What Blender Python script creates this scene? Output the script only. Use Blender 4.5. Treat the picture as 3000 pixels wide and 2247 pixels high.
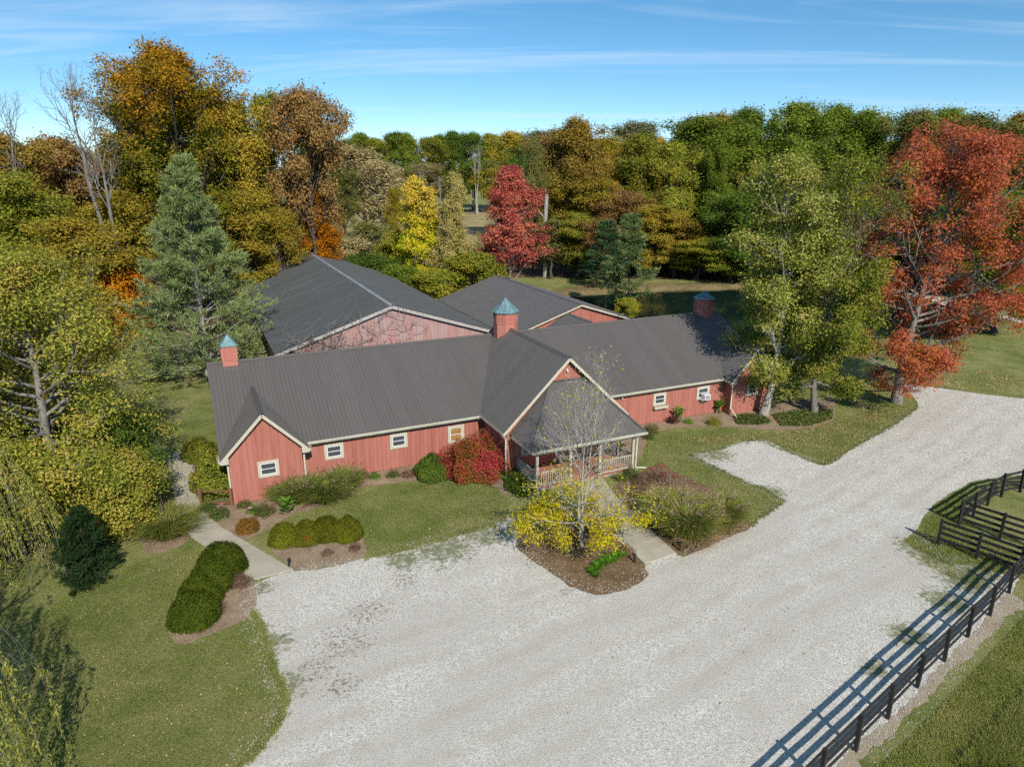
import bpy, math, random
import numpy as np
from mathutils import Matrix, Vector

sc = bpy.context.scene
for o in list(bpy.data.objects):
    bpy.data.objects.remove(o)
col = sc.collection

# ------------------------------------------------------------------ camera, sky, sun, exposure
FOC, TILT, CAM_H = 2050.06, math.radians(17.208), 17.8        # focal length in photo pixels, tilt, drone height
cam_data = bpy.data.cameras.new('camera')
cam = bpy.data.objects.new('camera', cam_data)
col.objects.link(cam)
cam.location = (0, 0, CAM_H)
cam.rotation_euler = (math.radians(90) - TILT, 0, 0)
cam_data.sensor_width = 36.0
cam_data.lens = 36.0 * FOC / 3000.0
cam_data.clip_end = 12000
sc.camera = cam

SUN_AZ, SUN_EL = math.radians(160.5), math.radians(37.3)      # clockwise from +Y
world = bpy.data.worlds.new('World')
sc.world = world
world.use_nodes = True
wn, wl = world.node_tree.nodes, world.node_tree.links
wn.clear()
wout = wn.new('ShaderNodeOutputWorld')
wbg = wn.new('ShaderNodeBackground')
wbg.inputs['Strength'].default_value = 0.12
sky = wn.new('ShaderNodeTexSky')
sky.sky_type = 'NISHITA'
sky.sun_disc = False
sky.sun_elevation = SUN_EL
sky.sun_rotation = SUN_AZ
sky.altitude = 250
sky.air_density = 0.62
sky.dust_density = 0.0
sky.ozone_density = 2.0
# thin cirrus streaks, drawn on a flat cloud layer overhead
tc = wn.new('ShaderNodeTexCoord')
sx = wn.new('ShaderNodeSeparateXYZ')
wl.new(tc.outputs['Generated'], sx.inputs[0])
def wmath(op, a, b=None, clamp=False):
    n = wn.new('ShaderNodeMath'); n.operation = op; n.use_clamp = clamp
    for i, v in enumerate((a, b)):
        if v is None: continue
        if hasattr(v, 'links'): wl.new(v, n.inputs[i])
        else: n.inputs[i].default_value = v
    return n.outputs[0]
zz = wmath('MAXIMUM', sx.outputs['Z'], 0.0)
den = wmath('ADD', zz, 0.09)
cu = wmath('DIVIDE', sx.outputs['X'], den)
cv = wmath('DIVIDE', sx.outputs['Y'], den)
cmb = wn.new('ShaderNodeCombineXYZ')
wl.new(wmath('ADD', wmath('MULTIPLY', cu, 0.24), wmath('MULTIPLY', cv, 0.03)), cmb.inputs[0])
wl.new(wmath('ADD', wmath('MULTIPLY', cv, 1.4), wmath('MULTIPLY', cu, 0.16)), cmb.inputs[1])
cmb.inputs[2].default_value = 3.7
cn = wn.new('ShaderNodeTexNoise')
cn.inputs['Scale'].default_value = 1.0
cn.inputs['Detail'].default_value = 13
cn.inputs['Roughness'].default_value = 0.62
cn.inputs['Distortion'].default_value = 0.9
wl.new(cmb.outputs[0], cn.inputs['Vector'])
cr = wn.new('ShaderNodeValToRGB')
cr.color_ramp.elements[0].position = 0.485; cr.color_ramp.elements[0].color = (0, 0, 0, 1)
cr.color_ramp.elements[1].position = 0.86; cr.color_ramp.elements[1].color = (1, 1, 1, 1)
wl.new(cn.outputs['Fac'], cr.inputs[0])
cmask = wmath('MULTIPLY', cr.outputs['Color'], 0.78, True)
wmix = wn.new('ShaderNodeMix'); wmix.data_type = 'RGBA'
wl.new(cmask, wmix.inputs['Factor'])
hsv = wn.new('ShaderNodeHueSaturation')
hsv.inputs['Saturation'].default_value = 1.22
hsv.inputs['Hue'].default_value = 0.487
hz = wn.new('ShaderNodeValToRGB')                  # the clear dry air of the day: less glare at the horizon
hz.color_ramp.elements[0].position = 0.0; hz.color_ramp.elements[0].color = (0.86, 0.87, 0.89, 1)
hz.color_ramp.elements[1].position = 0.26; hz.color_ramp.elements[1].color = (1, 1, 1, 1)
wl.new(zz, hz.inputs[0])
hm = wn.new('ShaderNodeMix'); hm.data_type = 'RGBA'; hm.blend_type = 'MULTIPLY'; hm.inputs['Factor'].default_value = 1.0
wl.new(sky.outputs[0], hm.inputs['A']); wl.new(hz.outputs[0], hm.inputs['B'])
wl.new(hm.outputs['Result'], hsv.inputs['Color'])
wl.new(hsv.outputs[0], wmix.inputs['A'])
wmix.inputs['B'].default_value = (5.6, 6.7, 7.7, 1)
wl.new(wmix.outputs['Result'], wbg.inputs[0])
wl.new(wbg.outputs[0], wout.inputs[0])

sun_data = bpy.data.lights.new('sun', 'SUN')
sun_data.energy = 4.2
sun_data.angle = math.radians(0.53)
sun_data.color = (1.0, 0.94, 0.84)
sun = bpy.data.objects.new('sun', sun_data)
col.objects.link(sun)
sdir = Vector((math.sin(SUN_AZ) * math.cos(SUN_EL), math.cos(SUN_AZ) * math.cos(SUN_EL), math.sin(SUN_EL)))
sun.rotation_euler = sdir.to_track_quat('Z', 'Y').to_euler()
sun.location = sdir * 60

sc.view_settings.view_transform = 'Standard'
sc.view_settings.look = 'None'
sc.view_settings.exposure = 0.2
sc.view_settings.gamma = 1.0
sc.view_settings.use_curve_mapping = False
sc.render.engine = 'CYCLES'
sc.cycles.max_bounces = 3
sc.cycles.diffuse_bounces = 1
sc.cycles.glossy_bounces = 2
sc.cycles.transmission_bounces = 3
sc.cycles.transparent_max_bounces = 4
sc.cycles.sample_clamp_indirect = 4.0
sc.cycles.caustics_reflective = False
sc.cycles.caustics_refractive = False
sc.cycles.use_light_tree = False
sc.cycles.use_adaptive_sampling = True
sc.cycles.adaptive_threshold = 0.03
sc.cycles.use_denoising = False

# ------------------------------------------------------------------ surveying helpers
CT, ST = math.cos(TILT), math.sin(TILT)
def G(px, py, z=0.0):
    """The point at height z that a photo pixel looks at: where a thing stands on the ground."""
    a = (px - 1500) / FOC; b = (py - 1123.5) / FOC
    t = (z - CAM_H) / (-ST - b * CT)
    return (a * t, (CT - b * ST) * t)
def stand(px, top_py, depth):
    """Ground position and height of a tree seen at px whose top reaches top_py, standing depth metres out."""
    a = (px - 1500) / FOC; b = (top_py - 1123.5) / FOC
    t = depth / (CT - b * ST)
    return (a * t, depth, CAM_H + t * (-ST - b * CT), t / FOC)
PHI = math.radians(24.611)
BX, BY = -16.1533, 35.6829
CB, SB = math.cos(PHI), math.sin(PHI)
def bw(u, v):
    return (BX + CB * u - SB * v, BY + SB * u + CB * v)

# ------------------------------------------------------------------ object helpers
def tag(o, label=None, cat=None, group=None, kind=None):
    if label: o['label'] = label
    if cat: o['category'] = cat
    if group: o['group'] = group
    if kind: o['kind'] = kind
    return o
def link(o, parent=None):
    col.objects.link(o)
    if parent is not None: o.parent = parent
    return o
def empty(name, loc=(0, 0, 0), rz=0.0, parent=None):
    o = bpy.data.objects.new(name, None)
    o.location = loc; o.rotation_euler = (0, 0, rz)
    o.empty_display_size = 0.3
    return link(o, parent)
def mesh_np(name, V, F, smooth=False, mats=()):
    """V: n x 3 array; F: m x k array of equal-sized faces."""
    me = bpy.data.meshes.new(name)
    V = np.ascontiguousarray(V, np.float32); F = np.ascontiguousarray(F, np.int32)
    k = F.shape[1]
    me.vertices.add(len(V)); me.vertices.foreach_set('co', V.ravel())
    me.loops.add(F.size); me.loops.foreach_set('vertex_index', F.ravel())
    me.polygons.add(len(F))
    me.polygons.foreach_set('loop_start', np.arange(0, F.size, k, dtype=np.int32))
    me.polygons.foreach_set('loop_total', np.full(len(F), k, np.int32))
    if smooth: me.polygons.foreach_set('use_smooth', np.ones(len(F), bool))
    me.update(calc_edges=True)
    for m in mats: me.materials.append(m)
    return me
def obj(name, me, parent=None, loc=None, mat=None):
    o = bpy.data.objects.new(name, me)
    if loc is not None: o.location = loc
    link(o, parent)
    if mat is not None:
        if not me.materials: me.materials.append(mat)
        else:
            o.material_slots[0].link = 'OBJECT'; o.material_slots[0].material = mat
    return o
class MB:
    """Collects boxes, prisms and tubes into one mesh."""
    def __init__(s): s.v = []; s.f = []
    def add(s, vs, fs):
        b = len(s.v); s.v += [tuple(p) for p in vs]; s.f += [tuple(i + b for i in f) for f in fs]
        return s
    def box(s, x0, x1, y0, y1, z0, z1):
        return s.add([(x0,y0,z0),(x1,y0,z0),(x1,y1,z0),(x0,y1,z0),(x0,y0,z1),(x1,y0,z1),(x1,y1,z1),(x0,y1,z1)],
                     [(3,2,1,0),(4,5,6,7),(0,1,5,4),(1,2,6,5),(2,3,7,6),(3,0,4,7)])
    def prism(s, poly, d):
        """Polygon (3-D points) swept by vector d."""
        n = len(poly); d = Vector(d)
        vs = [Vector(p) for p in poly]; vs += [p + d for p in vs]
        fs = [tuple(range(n - 1, -1, -1)), tuple(range(n, 2 * n))]
        fs += [(i, (i + 1) % n, n + (i + 1) % n, n + i) for i in range(n)]
        return s.add(vs, fs)
    def bar(s, a, b, w, h, up=(0, 0, 1)):
        """Rectangular bar from a to b, w wide, h high."""
        a = Vector(a); b = Vector(b); t = (b - a).normalized()
        sd = t.cross(Vector(up)).normalized(); u = sd.cross(t).normalized()
        vs = []
        for p in (a, b):
            for i, j in ((-1,-1),(1,-1),(1,1),(-1,1)): vs.append(p + sd * (i * w / 2) + u * (j * h / 2))
        return s.add(vs, [(3,2,1,0),(4,5,6,7),(0,1,5,4),(1,2,6,5),(2,3,7,6),(3,0,4,7)])
    def tube(s, pts, r, n=6, r1=None):
        pts = [Vector(p) for p in pts]; k = len(pts); b = len(s.v)
        for i, p in enumerate(pts):
            t = (pts[min(i + 1, k - 1)] - pts[max(i - 1, 0)]).normalized()
            a = t.cross(Vector((0.31, 0.2, 0.93))).normalized()
            if a.length < .1: a = Vector((1, 0, 0))
            c = t.cross(a)
            rr = r if r1 is None else r + (r1 - r) * i / (k - 1)
            for j in range(n):
                q = 2 * math.pi * j / n
                s.v.append(tuple(p + a * (rr * math.cos(q)) + c * (rr * math.sin(q))))
        for i in range(k - 1):
            for j in range(n):
                j2 = (j + 1) % n
                s.f.append((b + i*n + j, b + i*n + j2, b + (i+1)*n + j2, b + (i+1)*n + j))
        s.f.append(tuple(b + j for j in range(n - 1, -1, -1))); s.f.append(tuple(b + (k-1)*n + j for j in range(n)))
        return s
    def lathe(s, prof, n=8, cx=0, cy=0, rot=0):
        b = len(s.v)
        for r, z in prof:
            for j in range(n):
                q = rot + 2 * math.pi * j / n
                s.v.append((cx + r * math.cos(q), cy + r * math.sin(q), z))
        for i in range(len(prof) - 1):
            for j in range(n):
                j2 = (j + 1) % n
                s.f.append((b + i*n + j, b + i*n + j2, b + (i+1)*n + j2, b + (i+1)*n + j))
        s.f.append(tuple(b + j for j in range(n - 1, -1, -1))); s.f.append(tuple(b + (len(prof)-1)*n + j for j in range(n)))
        return s
    def mesh(s, name, mat=None):
        me = bpy.data.meshes.new(name); me.from_pydata(s.v, [], s.f); me.update()
        if mat is not None: me.materials.append(mat)
        return me
    def obj(s, name, mat, parent=None, loc=None):
        o = bpy.data.objects.new(name, s.mesh(name, mat))
        if loc is not None: o.location = loc
        return link(o, parent)
def copy_tree(o, parent=None):
    c = o.copy(); col.objects.link(c)
    if parent is not None: c.parent = parent
    for ch in list(o.children): copy_tree(ch, c)
    return c

# ------------------------------------------------------------------ material helpers
class MT:
    def __init__(s, name):
        s.m = bpy.data.materials.new(name); s.m.use_nodes = True
        s.t = s.m.node_tree; s.t.nodes.clear()
        s.out = s.n('ShaderNodeOutputMaterial')
    def n(s, t, ins=None, **kw):
        nd = s.t.nodes.new(t)
        for k, v in kw.items(): setattr(nd, k, v)
        for k, v in (ins or {}).items(): s.set(nd.inputs[k], v)
        return nd
    def set(s, sock, v):
        if hasattr(v, 'is_linked'): s.t.links.new(v, sock)
        else:
            if isinstance(v, tuple) and len(v) == 3 and sock.type == 'RGBA': v = v + (1,)
            sock.default_value = v
    def math(s, op, a, b=None, clamp=False):
        nd = s.n('ShaderNodeMath', operation=op, use_clamp=clamp); s.set(nd.inputs[0], a)
        if b is not None: s.set(nd.inputs[1], b)
        return nd.outputs[0]
    def noise(s, vec, scale, detail=4, rough=0.55, dist=0.0):
        return s.n('ShaderNodeTexNoise', {'Vector': vec, 'Scale': scale, 'Detail': detail, 'Roughness': rough, 'Distortion': dist}).outputs['Fac']
    def voro(s, vec, scale, out='Color', feature='F1'):
        return s.n('ShaderNodeTexVoronoi', {'Vector': vec, 'Scale': scale}, feature=feature).outputs[out]
    def ramp(s, fac, stops):
        nd = s.n('ShaderNodeValToRGB'); e = nd.color_ramp.elements
        while len(e) < len(stops): e.new(0.5)
        for el, (p, c) in zip(e, stops):
            el.position = p; el.color = (c if isinstance(c, tuple) else (c, c, c)) + (1,)
        s.set(nd.inputs[0], fac); return nd.outputs['Color']
    def mix(s, f, a, b, blend='MIX'):
        nd = s.n('ShaderNodeMix', data_type='RGBA', blend_type=blend)
        s.set(nd.inputs['Factor'], f); s.set(nd.inputs['A'], a); s.set(nd.inputs['B'], b); return nd.outputs['Result']
    def scale(s, vec, xyz):
        return s.n('ShaderNodeVectorMath', {0: vec, 1: xyz}, operation='MULTIPLY').outputs[0]
    def vadd(s, a, b):
        return s.n('ShaderNodeVectorMath', {0: a, 1: b}, operation='ADD').outputs[0]
    def dist(s, a, b):
        return s.n('ShaderNodeVectorMath', {0: a, 1: b}, operation='DISTANCE').outputs['Value']
    def pos(s): return s.n('ShaderNodeNewGeometry').outputs['Position']
    def objc(s): return s.n('ShaderNodeTexCoord').outputs['Object']
    def orand(s): return s.n('ShaderNodeObjectInfo').outputs['Random']
    def bump(s, h, strength, dist=0.02):
        return s.n('ShaderNodeBump', {'Height': h, 'Strength': strength, 'Distance': dist}).outputs[0]
    def pbr(s, colr, rough=0.8, bump=None, metal=0.0, spec=0.3, **kw):
        b = s.n('ShaderNodeBsdfPrincipled', {'Base Color': colr, 'Roughness': rough, 'Metallic': metal, 'Specular IOR Level': spec})
        if bump is not None: s.set(b.inputs['Normal'], bump)
        for k, v in kw.items(): s.set(b.inputs[k], v)
        s.t.links.new(b.outputs[0], s.out.inputs['Surface']); return s.m
def simple(name, c, rough=0.7, var=0.15, scale=3.0, spec=0.3, metal=0.0, bump=0.0):
    t = MT(name); p = t.vadd(t.objc(), t.n('ShaderNodeObjectInfo').outputs['Location'])
    n = t.noise(p, scale, 5, 0.6)
    lo = tuple(x * (1 - var) for x in c); hi = tuple(min(1, x * (1 + var)) for x in c)
    cc = t.ramp(n, [(0.3, lo), (0.7, hi)])
    bp = t.bump(t.noise(p, scale * 6, 3), bump, 0.01) if bump else None
    return t.pbr(cc, rough, bp, metal, spec)
def leafmat(name, cols, nscale=0.45, trans=0.35, zgrad=None, gloss=0.02, grough=0.5, gain=1.75):
    """Foliage: colour by leaf (random per island) and by clump; zgrad = (z0, z1, colours of the top)."""
    cols = [tuple(min(.72, x * gain) for x in c) for c in cols]
    if zgrad: zgrad = (zgrad[0], zgrad[1], [tuple(min(.72, x * gain) for x in c) for c in zgrad[2]])
    t = MT(name)
    geo = t.n('ShaderNodeNewGeometry'); oi = t.n('ShaderNodeObjectInfo')
    oc = t.objc()
    v = t.vadd(oc, t.scale(oi.outputs['Location'], (0.37, 0.53, 0.0)))
    nz = t.noise(v, nscale, 3, 0.6)
    f = t.math('ADD', t.math('MULTIPLY', geo.outputs['Random Per Island'], 0.5),
               t.math('MULTIPLY', t.math('SUBTRACT', nz, 0.25), 1.0), True)
    k = len(cols)
    c = t.ramp(f, [(0.12 + 0.76 * i / max(1, k - 1), cc) for i, cc in enumerate(cols)])
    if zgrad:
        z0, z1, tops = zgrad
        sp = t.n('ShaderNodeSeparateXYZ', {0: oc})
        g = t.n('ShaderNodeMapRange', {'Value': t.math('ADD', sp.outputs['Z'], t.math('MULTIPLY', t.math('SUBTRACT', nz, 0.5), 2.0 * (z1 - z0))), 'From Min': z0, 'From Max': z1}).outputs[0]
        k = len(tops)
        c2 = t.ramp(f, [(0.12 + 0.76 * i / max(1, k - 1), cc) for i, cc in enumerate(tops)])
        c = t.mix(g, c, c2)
    br = t.math('ADD', 0.8, t.math('MULTIPLY', oi.outputs['Random'], 0.4))
    c = t.mix(1.0, c, t.n('ShaderNodeCombineColor', {0: br, 1: br, 2: br}).outputs[0], 'MULTIPLY')
    d = t.n('ShaderNodeBsdfDiffuse', {'Color': c})
    tr = t.n('ShaderNodeBsdfTranslucent', {'Color': c})
    m1 = t.n('ShaderNodeMixShader', {0: trans, 1: d.outputs[0], 2: tr.outputs[0]})
    m2 = m1
    if gloss > 0.05:
        gl = t.n('ShaderNodeBsdfGlossy', {'Color': (1, 1, 1, 1), 'Roughness': grough})
        m2 = t.n('ShaderNodeMixShader', {0: gloss, 1: m1.outputs[0], 2: gl.outputs[0]})
    t.t.links.new(m2.outputs[0], t.out.inputs['Surface'])
    return t.m

# ------------------------------------------------------------------ ground materials
def mat_lawn(name, green, olive, tan, dry=0.0):
    t = MT(name); p = t.pos()
    big = t.noise(p, 0.21, 5, 0.6, 0.8); mid = t.noise(p, 0.75, 5, 0.65, 0.6); fine = t.noise(p, 7.0, 6, 0.75); vf = t.noise(p, 38.0, 3, 0.7)
    f = t.math('ADD', t.math('ADD', t.math('MULTIPLY', big, 0.55), t.math('MULTIPLY', mid, 0.45)), dry - 0.0)
    f = t.math('ADD', f, t.math('MULTIPLY', t.math('SUBTRACT', fine, 0.5), 0.42))
    c = t.ramp(f, [(0.30, tuple(x * 0.7 for x in green)), (0.43, green), (0.55, olive), (0.70, tan)])
    sp = t.math('ADD', 0.45, t.math('MULTIPLY', t.math('ADD', vf, fine), 0.55))
    c = t.mix(1.0, c, t.n('ShaderNodeCombineColor', {0: sp, 1: sp, 2: sp}).outputs[0], 'MULTIPLY')
    h = t.math('ADD', t.math('MULTIPLY', vf, 0.6), fine)
    return t.pbr(c, 0.95, t.bump(h, 0.9, 0.06), spec=0.1)
m_lawn = mat_lawn('lawn_grass', (0.165, 0.196, 0.052), (0.26, 0.255, 0.092), (0.34, 0.30, 0.15))
m_dry = mat_lawn('dry_grass', (0.10, 0.10, 0.035), (0.19, 0.15, 0.065), (0.28, 0.21, 0.11), 0.08)
m_field = mat_lawn('golden_field', (0.22, 0.19, 0.08), (0.36, 0.28, 0.13), (0.46, 0.36, 0.19), 0.05)
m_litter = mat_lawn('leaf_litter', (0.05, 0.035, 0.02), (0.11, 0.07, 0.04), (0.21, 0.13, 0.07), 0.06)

def blobs(t, p, spots):
    """1 inside the worn or weedy places (x, y, radius), fading to 0 outside."""
    m = None
    for x, y, r in spots:
        d = t.n('ShaderNodeMapRange', {'Value': t.dist(p, (x, y, 0.0)), 'From Min': r * 0.25, 'From Max': r, 'To Min': 1.0, 'To Max': 0.0}).outputs[0]
        m = d if m is None else t.math('MAXIMUM', m, d)
    return m
def gs(*a): return [G(px, py) + (r,) for px, py, r in a]
def mat_gravel():
    t = MT('crushed_limestone'); p = t.pos()
    cell = t.n('ShaderNodeSeparateColor', {0: t.voro(p, 26.0)}).outputs[0]
    cell2 = t.n('ShaderNodeSeparateColor', {0: t.voro(p, 11.0)}).outputs[1]
    fine = t.noise(p, 16, 5, 0.75); big = t.noise(p, 0.16, 4, 0.6)
    f = t.math('ADD', t.math('MULTIPLY', cell, 0.42), t.math('MULTIPLY', fine, 0.58))
    f = t.math('ADD', f, t.math('MULTIPLY', t.math('SUBTRACT', cell2, 0.5), 0.16))
    c = t.ramp(f, [(0.16, (0.28, 0.262, 0.228)), (0.40, (0.545, 0.512, 0.448)), (0.62, (0.715, 0.682, 0.612)), (0.88, (0.88, 0.855, 0.795))])
    # compacted beige wheel tracks that run along the drive
    a = math.radians(40)
    r = t.n('ShaderNodeVectorRotate', {'Vector': p, 'Angle': -a}, rotation_type='Z_AXIS').outputs[0]
    tr = t.noise(t.vadd(t.scale(r, (0.022, 0.42, 0.0)), t.scale(t.n('ShaderNodeTexNoise', {'Vector': p, 'Scale': 0.05}).outputs['Color'], (0.0, 2.2, 0.0))), 1.0, 3, 0.5)
    trm = t.ramp(t.math('ADD', tr, t.math('MULTIPLY', t.math('SUBTRACT', big, 0.5), 0.5)), [(0.46, 0.0), (0.58, 1.0)])
    trc = t.ramp(fine, [(0.25, (0.48, 0.445, 0.385)), (0.75, (0.60, 0.565, 0.50))])
    c = t.mix(t.math('MULTIPLY', trm, 0.65), c, trc)
    # sweeping tyre lines
    (x1, y1), (x2, y2), (x3, y3) = G(900, 2120), G(1800, 1790), G(2640, 1400)
    dd = 2 * (x1 * (y2 - y3) + x2 * (y3 - y1) + x3 * (y1 - y2))
    cx = ((x1*x1 + y1*y1) * (y2 - y3) + (x2*x2 + y2*y2) * (y3 - y1) + (x3*x3 + y3*y3) * (y1 - y2)) / dd
    cy = ((x1*x1 + y1*y1) * (x3 - x2) + (x2*x2 + y2*y2) * (x1 - x3) + (x3*x3 + y3*y3) * (x2 - x1)) / dd
    R0 = math.hypot(x1 - cx, y1 - cy)
    wob = t.math('MULTIPLY', t.math('SUBTRACT', t.noise(p, 0.12, 2, 0.5), 0.5), 1.6)
    rad = t.math('ADD', t.dist(t.scale(p, (1, 1, 0)), (cx, cy, 0.0)), wob)
    tm = None
    for off in (-2.9, -1.3, 0.2, 1.75, 3.3, 4.7):
        q = t.n('ShaderNodeMapRange', {'Value': t.math('ABSOLUTE', t.math('SUBTRACT', rad, R0 + off)), 'From Min': 0.10, 'From Max': 0.42, 'To Min': 1.0, 'To Max': 0.0}).outputs[0]
        tm = q if tm is None else t.math('MAXIMUM', tm, q)
    tm = t.math('MULTIPLY', tm, t.ramp(t.noise(p, 0.35, 5, 0.6), [(0.36, 0.0), (0.62, 1.0)]))
    c = t.mix(t.math('MULTIPLY', tm, 0.85), c, t.ramp(fine, [(0.25, (0.47, 0.43, 0.355)), (0.75, (0.57, 0.53, 0.45))]))
    dust = t.ramp(t.noise(p, 0.7, 5, 0.65), [(0.42, 0.0), (0.72, 1.0)])
    c = t.mix(t.math('MULTIPLY', dust, 0.22), c, (0.47, 0.43, 0.36))
    # weeds that grow through it
    wm = blobs(t, p, gs((1290, 1600, 3.4), (1420, 1560, 2.6), (1180, 1640, 1.8), (2735, 1625, 2.6), (2850, 1650, 2.2), (2690, 1600, 2.0), (2090, 1330, 2.4), (2040, 1345, 1.6), (2255, 1440, 1.6),
                        (2770, 1760, 2.0), (2660, 1860, 1.6), (2820, 1700, 2.2), (830, 2010, 1.6), (800, 1880, 1.4), (770, 1720, 1.0), (2560, 1960, 1.0)))
    wn_ = t.noise(p, 3.2, 7, 0.78, 0.5)
    wmask = t.ramp(t.math('ADD', wn_, t.math('MULTIPLY', wm, 0.30)), [(0.67, 0.0), (0.80, 1.0)])
    wcol = t.ramp(fine, [(0.3, (0.09, 0.11, 0.03)), (0.7, (0.23, 0.23, 0.09))])
    c = t.mix(t.math('MULTIPLY', wmask, 0.85), c, wcol)
    # dark leaf crumbs and soil
    dm = blobs(t, p, gs((1010, 1880, 2.6), (1080, 1790, 2.2), (930, 1960, 1.6), (1000, 2010, 1.5), (1560, 1640, 1.3), (1190, 1700, 1.4), (1660, 1730, 1.0)))
    dmask = t.ramp(t.math('ADD', t.noise(p, 6.0, 6, 0.8), t.math('MULTIPLY', dm, 0.17)), [(0.68, 0.0), (0.74, 1.0)])
    c = t.mix(t.math('MULTIPLY', dmask, 0.8), c, (0.12, 0.085, 0.05))
    h = t.math('ADD', t.math('MULTIPLY', cell, 0.6), fine)
    return t.pbr(c, 0.9, t.bump(h, 0.75, 0.03), spec=0.2)
m_gravel = mat_gravel()
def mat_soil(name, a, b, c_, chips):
    t = MT(name); p = t.pos()
    f = t.math('ADD', t.math('MULTIPLY', t.noise(p, 1.1, 5, 0.6), 0.5), t.math('MULTIPLY', t.noise(p, 14, 5, 0.75), 0.5))
    c = t.ramp(f, [(0.3, a), (0.5, b), (0.7, c_)])
    ch = t.ramp(t.n('ShaderNodeSeparateColor', {0: t.voro(p, 17.0)}).outputs[0], [(0.93 - chips, 0.0), (0.97 - chips, 1.0)])
    c = t.mix(t.math('MULTIPLY', ch, 0.6), c, (0.46, 0.38, 0.28))
    return t.pbr(c, 0.95, t.bump(t.noise(p, 22, 4, 0.7), 0.8, 0.04), spec=0.1)
m_mulch = mat_soil('bark_mulch', (0.095, 0.055, 0.028), (0.18, 0.115, 0.062), (0.29, 0.205, 0.12), 0.03)
m_mulchpale = mat_soil('weathered_mulch', (0.17, 0.11, 0.068), (0.30, 0.215, 0.14), (0.43, 0.335, 0.235), 0.06)
m_sand = mat_soil('sandy_soil', (0.26, 0.205, 0.13), (0.38, 0.31, 0.215), (0.52, 0.45, 0.34), 0.05)
def mat_concrete():
    t = MT('broom_finished_concrete'); p = t.pos()
    f = t.math('ADD', t.math('MULTIPLY', t.noise(p, 0.8, 5, 0.65), 0.6), t.math('MULTIPLY', t.noise(p, 20, 4, 0.7), 0.4))
    c = t.ramp(f, [(0.3, (0.32, 0.285, 0.215)), (0.55, (0.45, 0.405, 0.315)), (0.75, (0.54, 0.49, 0.39))])
    k = t.math('ADD', 0.92, t.math('MULTIPLY', t.orand(), 0.14))
    c = t.mix(1.0, c, t.n('ShaderNodeCombineColor', {0: k, 1: k, 2: k}).outputs[0], 'MULTIPLY')
    return t.pbr(c, 0.85, t.bump(t.noise(p, 60, 3), 0.3, 0.01))
m_conc = mat_concrete()
def mat_water():
    t = MT('pond_water'); p = t.pos()
    b = t.bump(t.noise(t.scale(p, (1.0, 2.2, 1.0)), 1.1, 4, 0.6), 0.10, 0.06)
    return t.pbr((0.008, 0.022, 0.016), 0.04, b, spec=0.55)
m_water = mat_water()

# ------------------------------------------------------------------ ground sheets
rg = random.Random(5)
def axis(lo, hi, step, far):
    a = list(np.arange(lo, hi + 0.01, step)); s = step; x = lo
    L = []
    while x > -far: s *= 1.5; x -= s; L.append(x)
    s = step; x = hi; Rr = []
    while x < far: s *= 1.5; x += s; Rr.append(x)
    return np.array(L[::-1] + a + Rr)
def pond_e(x, y):
    w = 0.07 * np.sin(x * 0.33 + 1.0) + 0.06 * np.sin(y * 0.41 + x * 0.13) + 0.05 * np.sin(x * 0.71 - y * 0.2)
    e = ((x - 33.5) / 27.5) ** 2 + ((y - 91.5) / 17.0) ** 2 + w
    e = e + 0.55 * np.exp(-(((x - 29.5) / 5.0) ** 2 + ((y - 110.5) / 3.2) ** 2))
    return e
xs = axis(-70, 110, 2.0, 5000); ys = axis(-10, 170, 2.0, 5000)
XX, YY = np.meshgrid(xs, ys)
t_ = np.clip((1.18 - pond_e(XX, YY)) / 0.36, 0, 1)
ZZ = -1.5 * t_ * t_ * (3 - 2 * t_)
V = np.stack([XX.ravel(), YY.ravel(), ZZ.ravel()], 1)
ny, nx = XX.shape
ii = np.arange(ny * nx).reshape(ny, nx)
Fq = np.stack([ii[:-1, :-1].ravel(), ii[:-1, 1:].ravel(), ii[1:, 1:].ravel(), ii[1:, :-1].ravel()], 1)
gme = mesh_np('ground', V, Fq, True, (m_lawn, m_dry))
fc = V[Fq].mean(1)
gme.polygons.foreach_set('material_index', ((pond_e(fc[:, 0], fc[:, 1]) < 1.75) & (fc[:, 1] > 96)).astype(np.int32))
tag(obj('ground', gme), kind='structure')
MB().add([(0, 66, -0.42), (70, 66, -0.42), (70, 118, -0.42), (0, 118, -0.42)], [(0, 1, 2, 3)]).obj('pond_water', m_water)['kind'] = 'structure'

def outline(pts, step=0.3, jit=0.05, smooth=True):
    """Closed outline through world points, rounded and slightly ragged."""
    n = len(pts); P = [np.array(p[:2], float) for p in pts]; res = []
    for i in range(n):
        p0, p1, p2, p3 = P[i - 1], P[i], P[(i + 1) % n], P[(i + 2) % n]
        d = np.linalg.norm(p2 - p1); k = max(1, int(d / step))
        for j in range(k):
            u = j / k
            if smooth:
                q = 0.5 * ((2 * p1) + (-p0 + p2) * u + (2*p0 - 5*p1 + 4*p2 - p3) * u*u + (-p0 + 3*p1 - 3*p2 + p3) * u**3)
                q = 0.6 * q + 0.4 * (p1 + (p2 - p1) * u)
            else: q = p1 + (p2 - p1) * u
            res.append(q)
    res = np.array(res)
    w = np.array([[rg.gauss(0, 1), rg.gauss(0, 1)] for _ in res])
    w2 = np.convolve(np.r_[w[-4:, 0], w[:, 0], w[:4, 0]], np.ones(9) / 9, 'valid'), np.convolve(np.r_[w[-4:, 1], w[:, 1], w[:4, 1]], np.ones(9) / 9, 'valid')
    res += jit * (w * 0.55 + np.stack(w2, 1) * 2.0)
    return res
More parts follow.
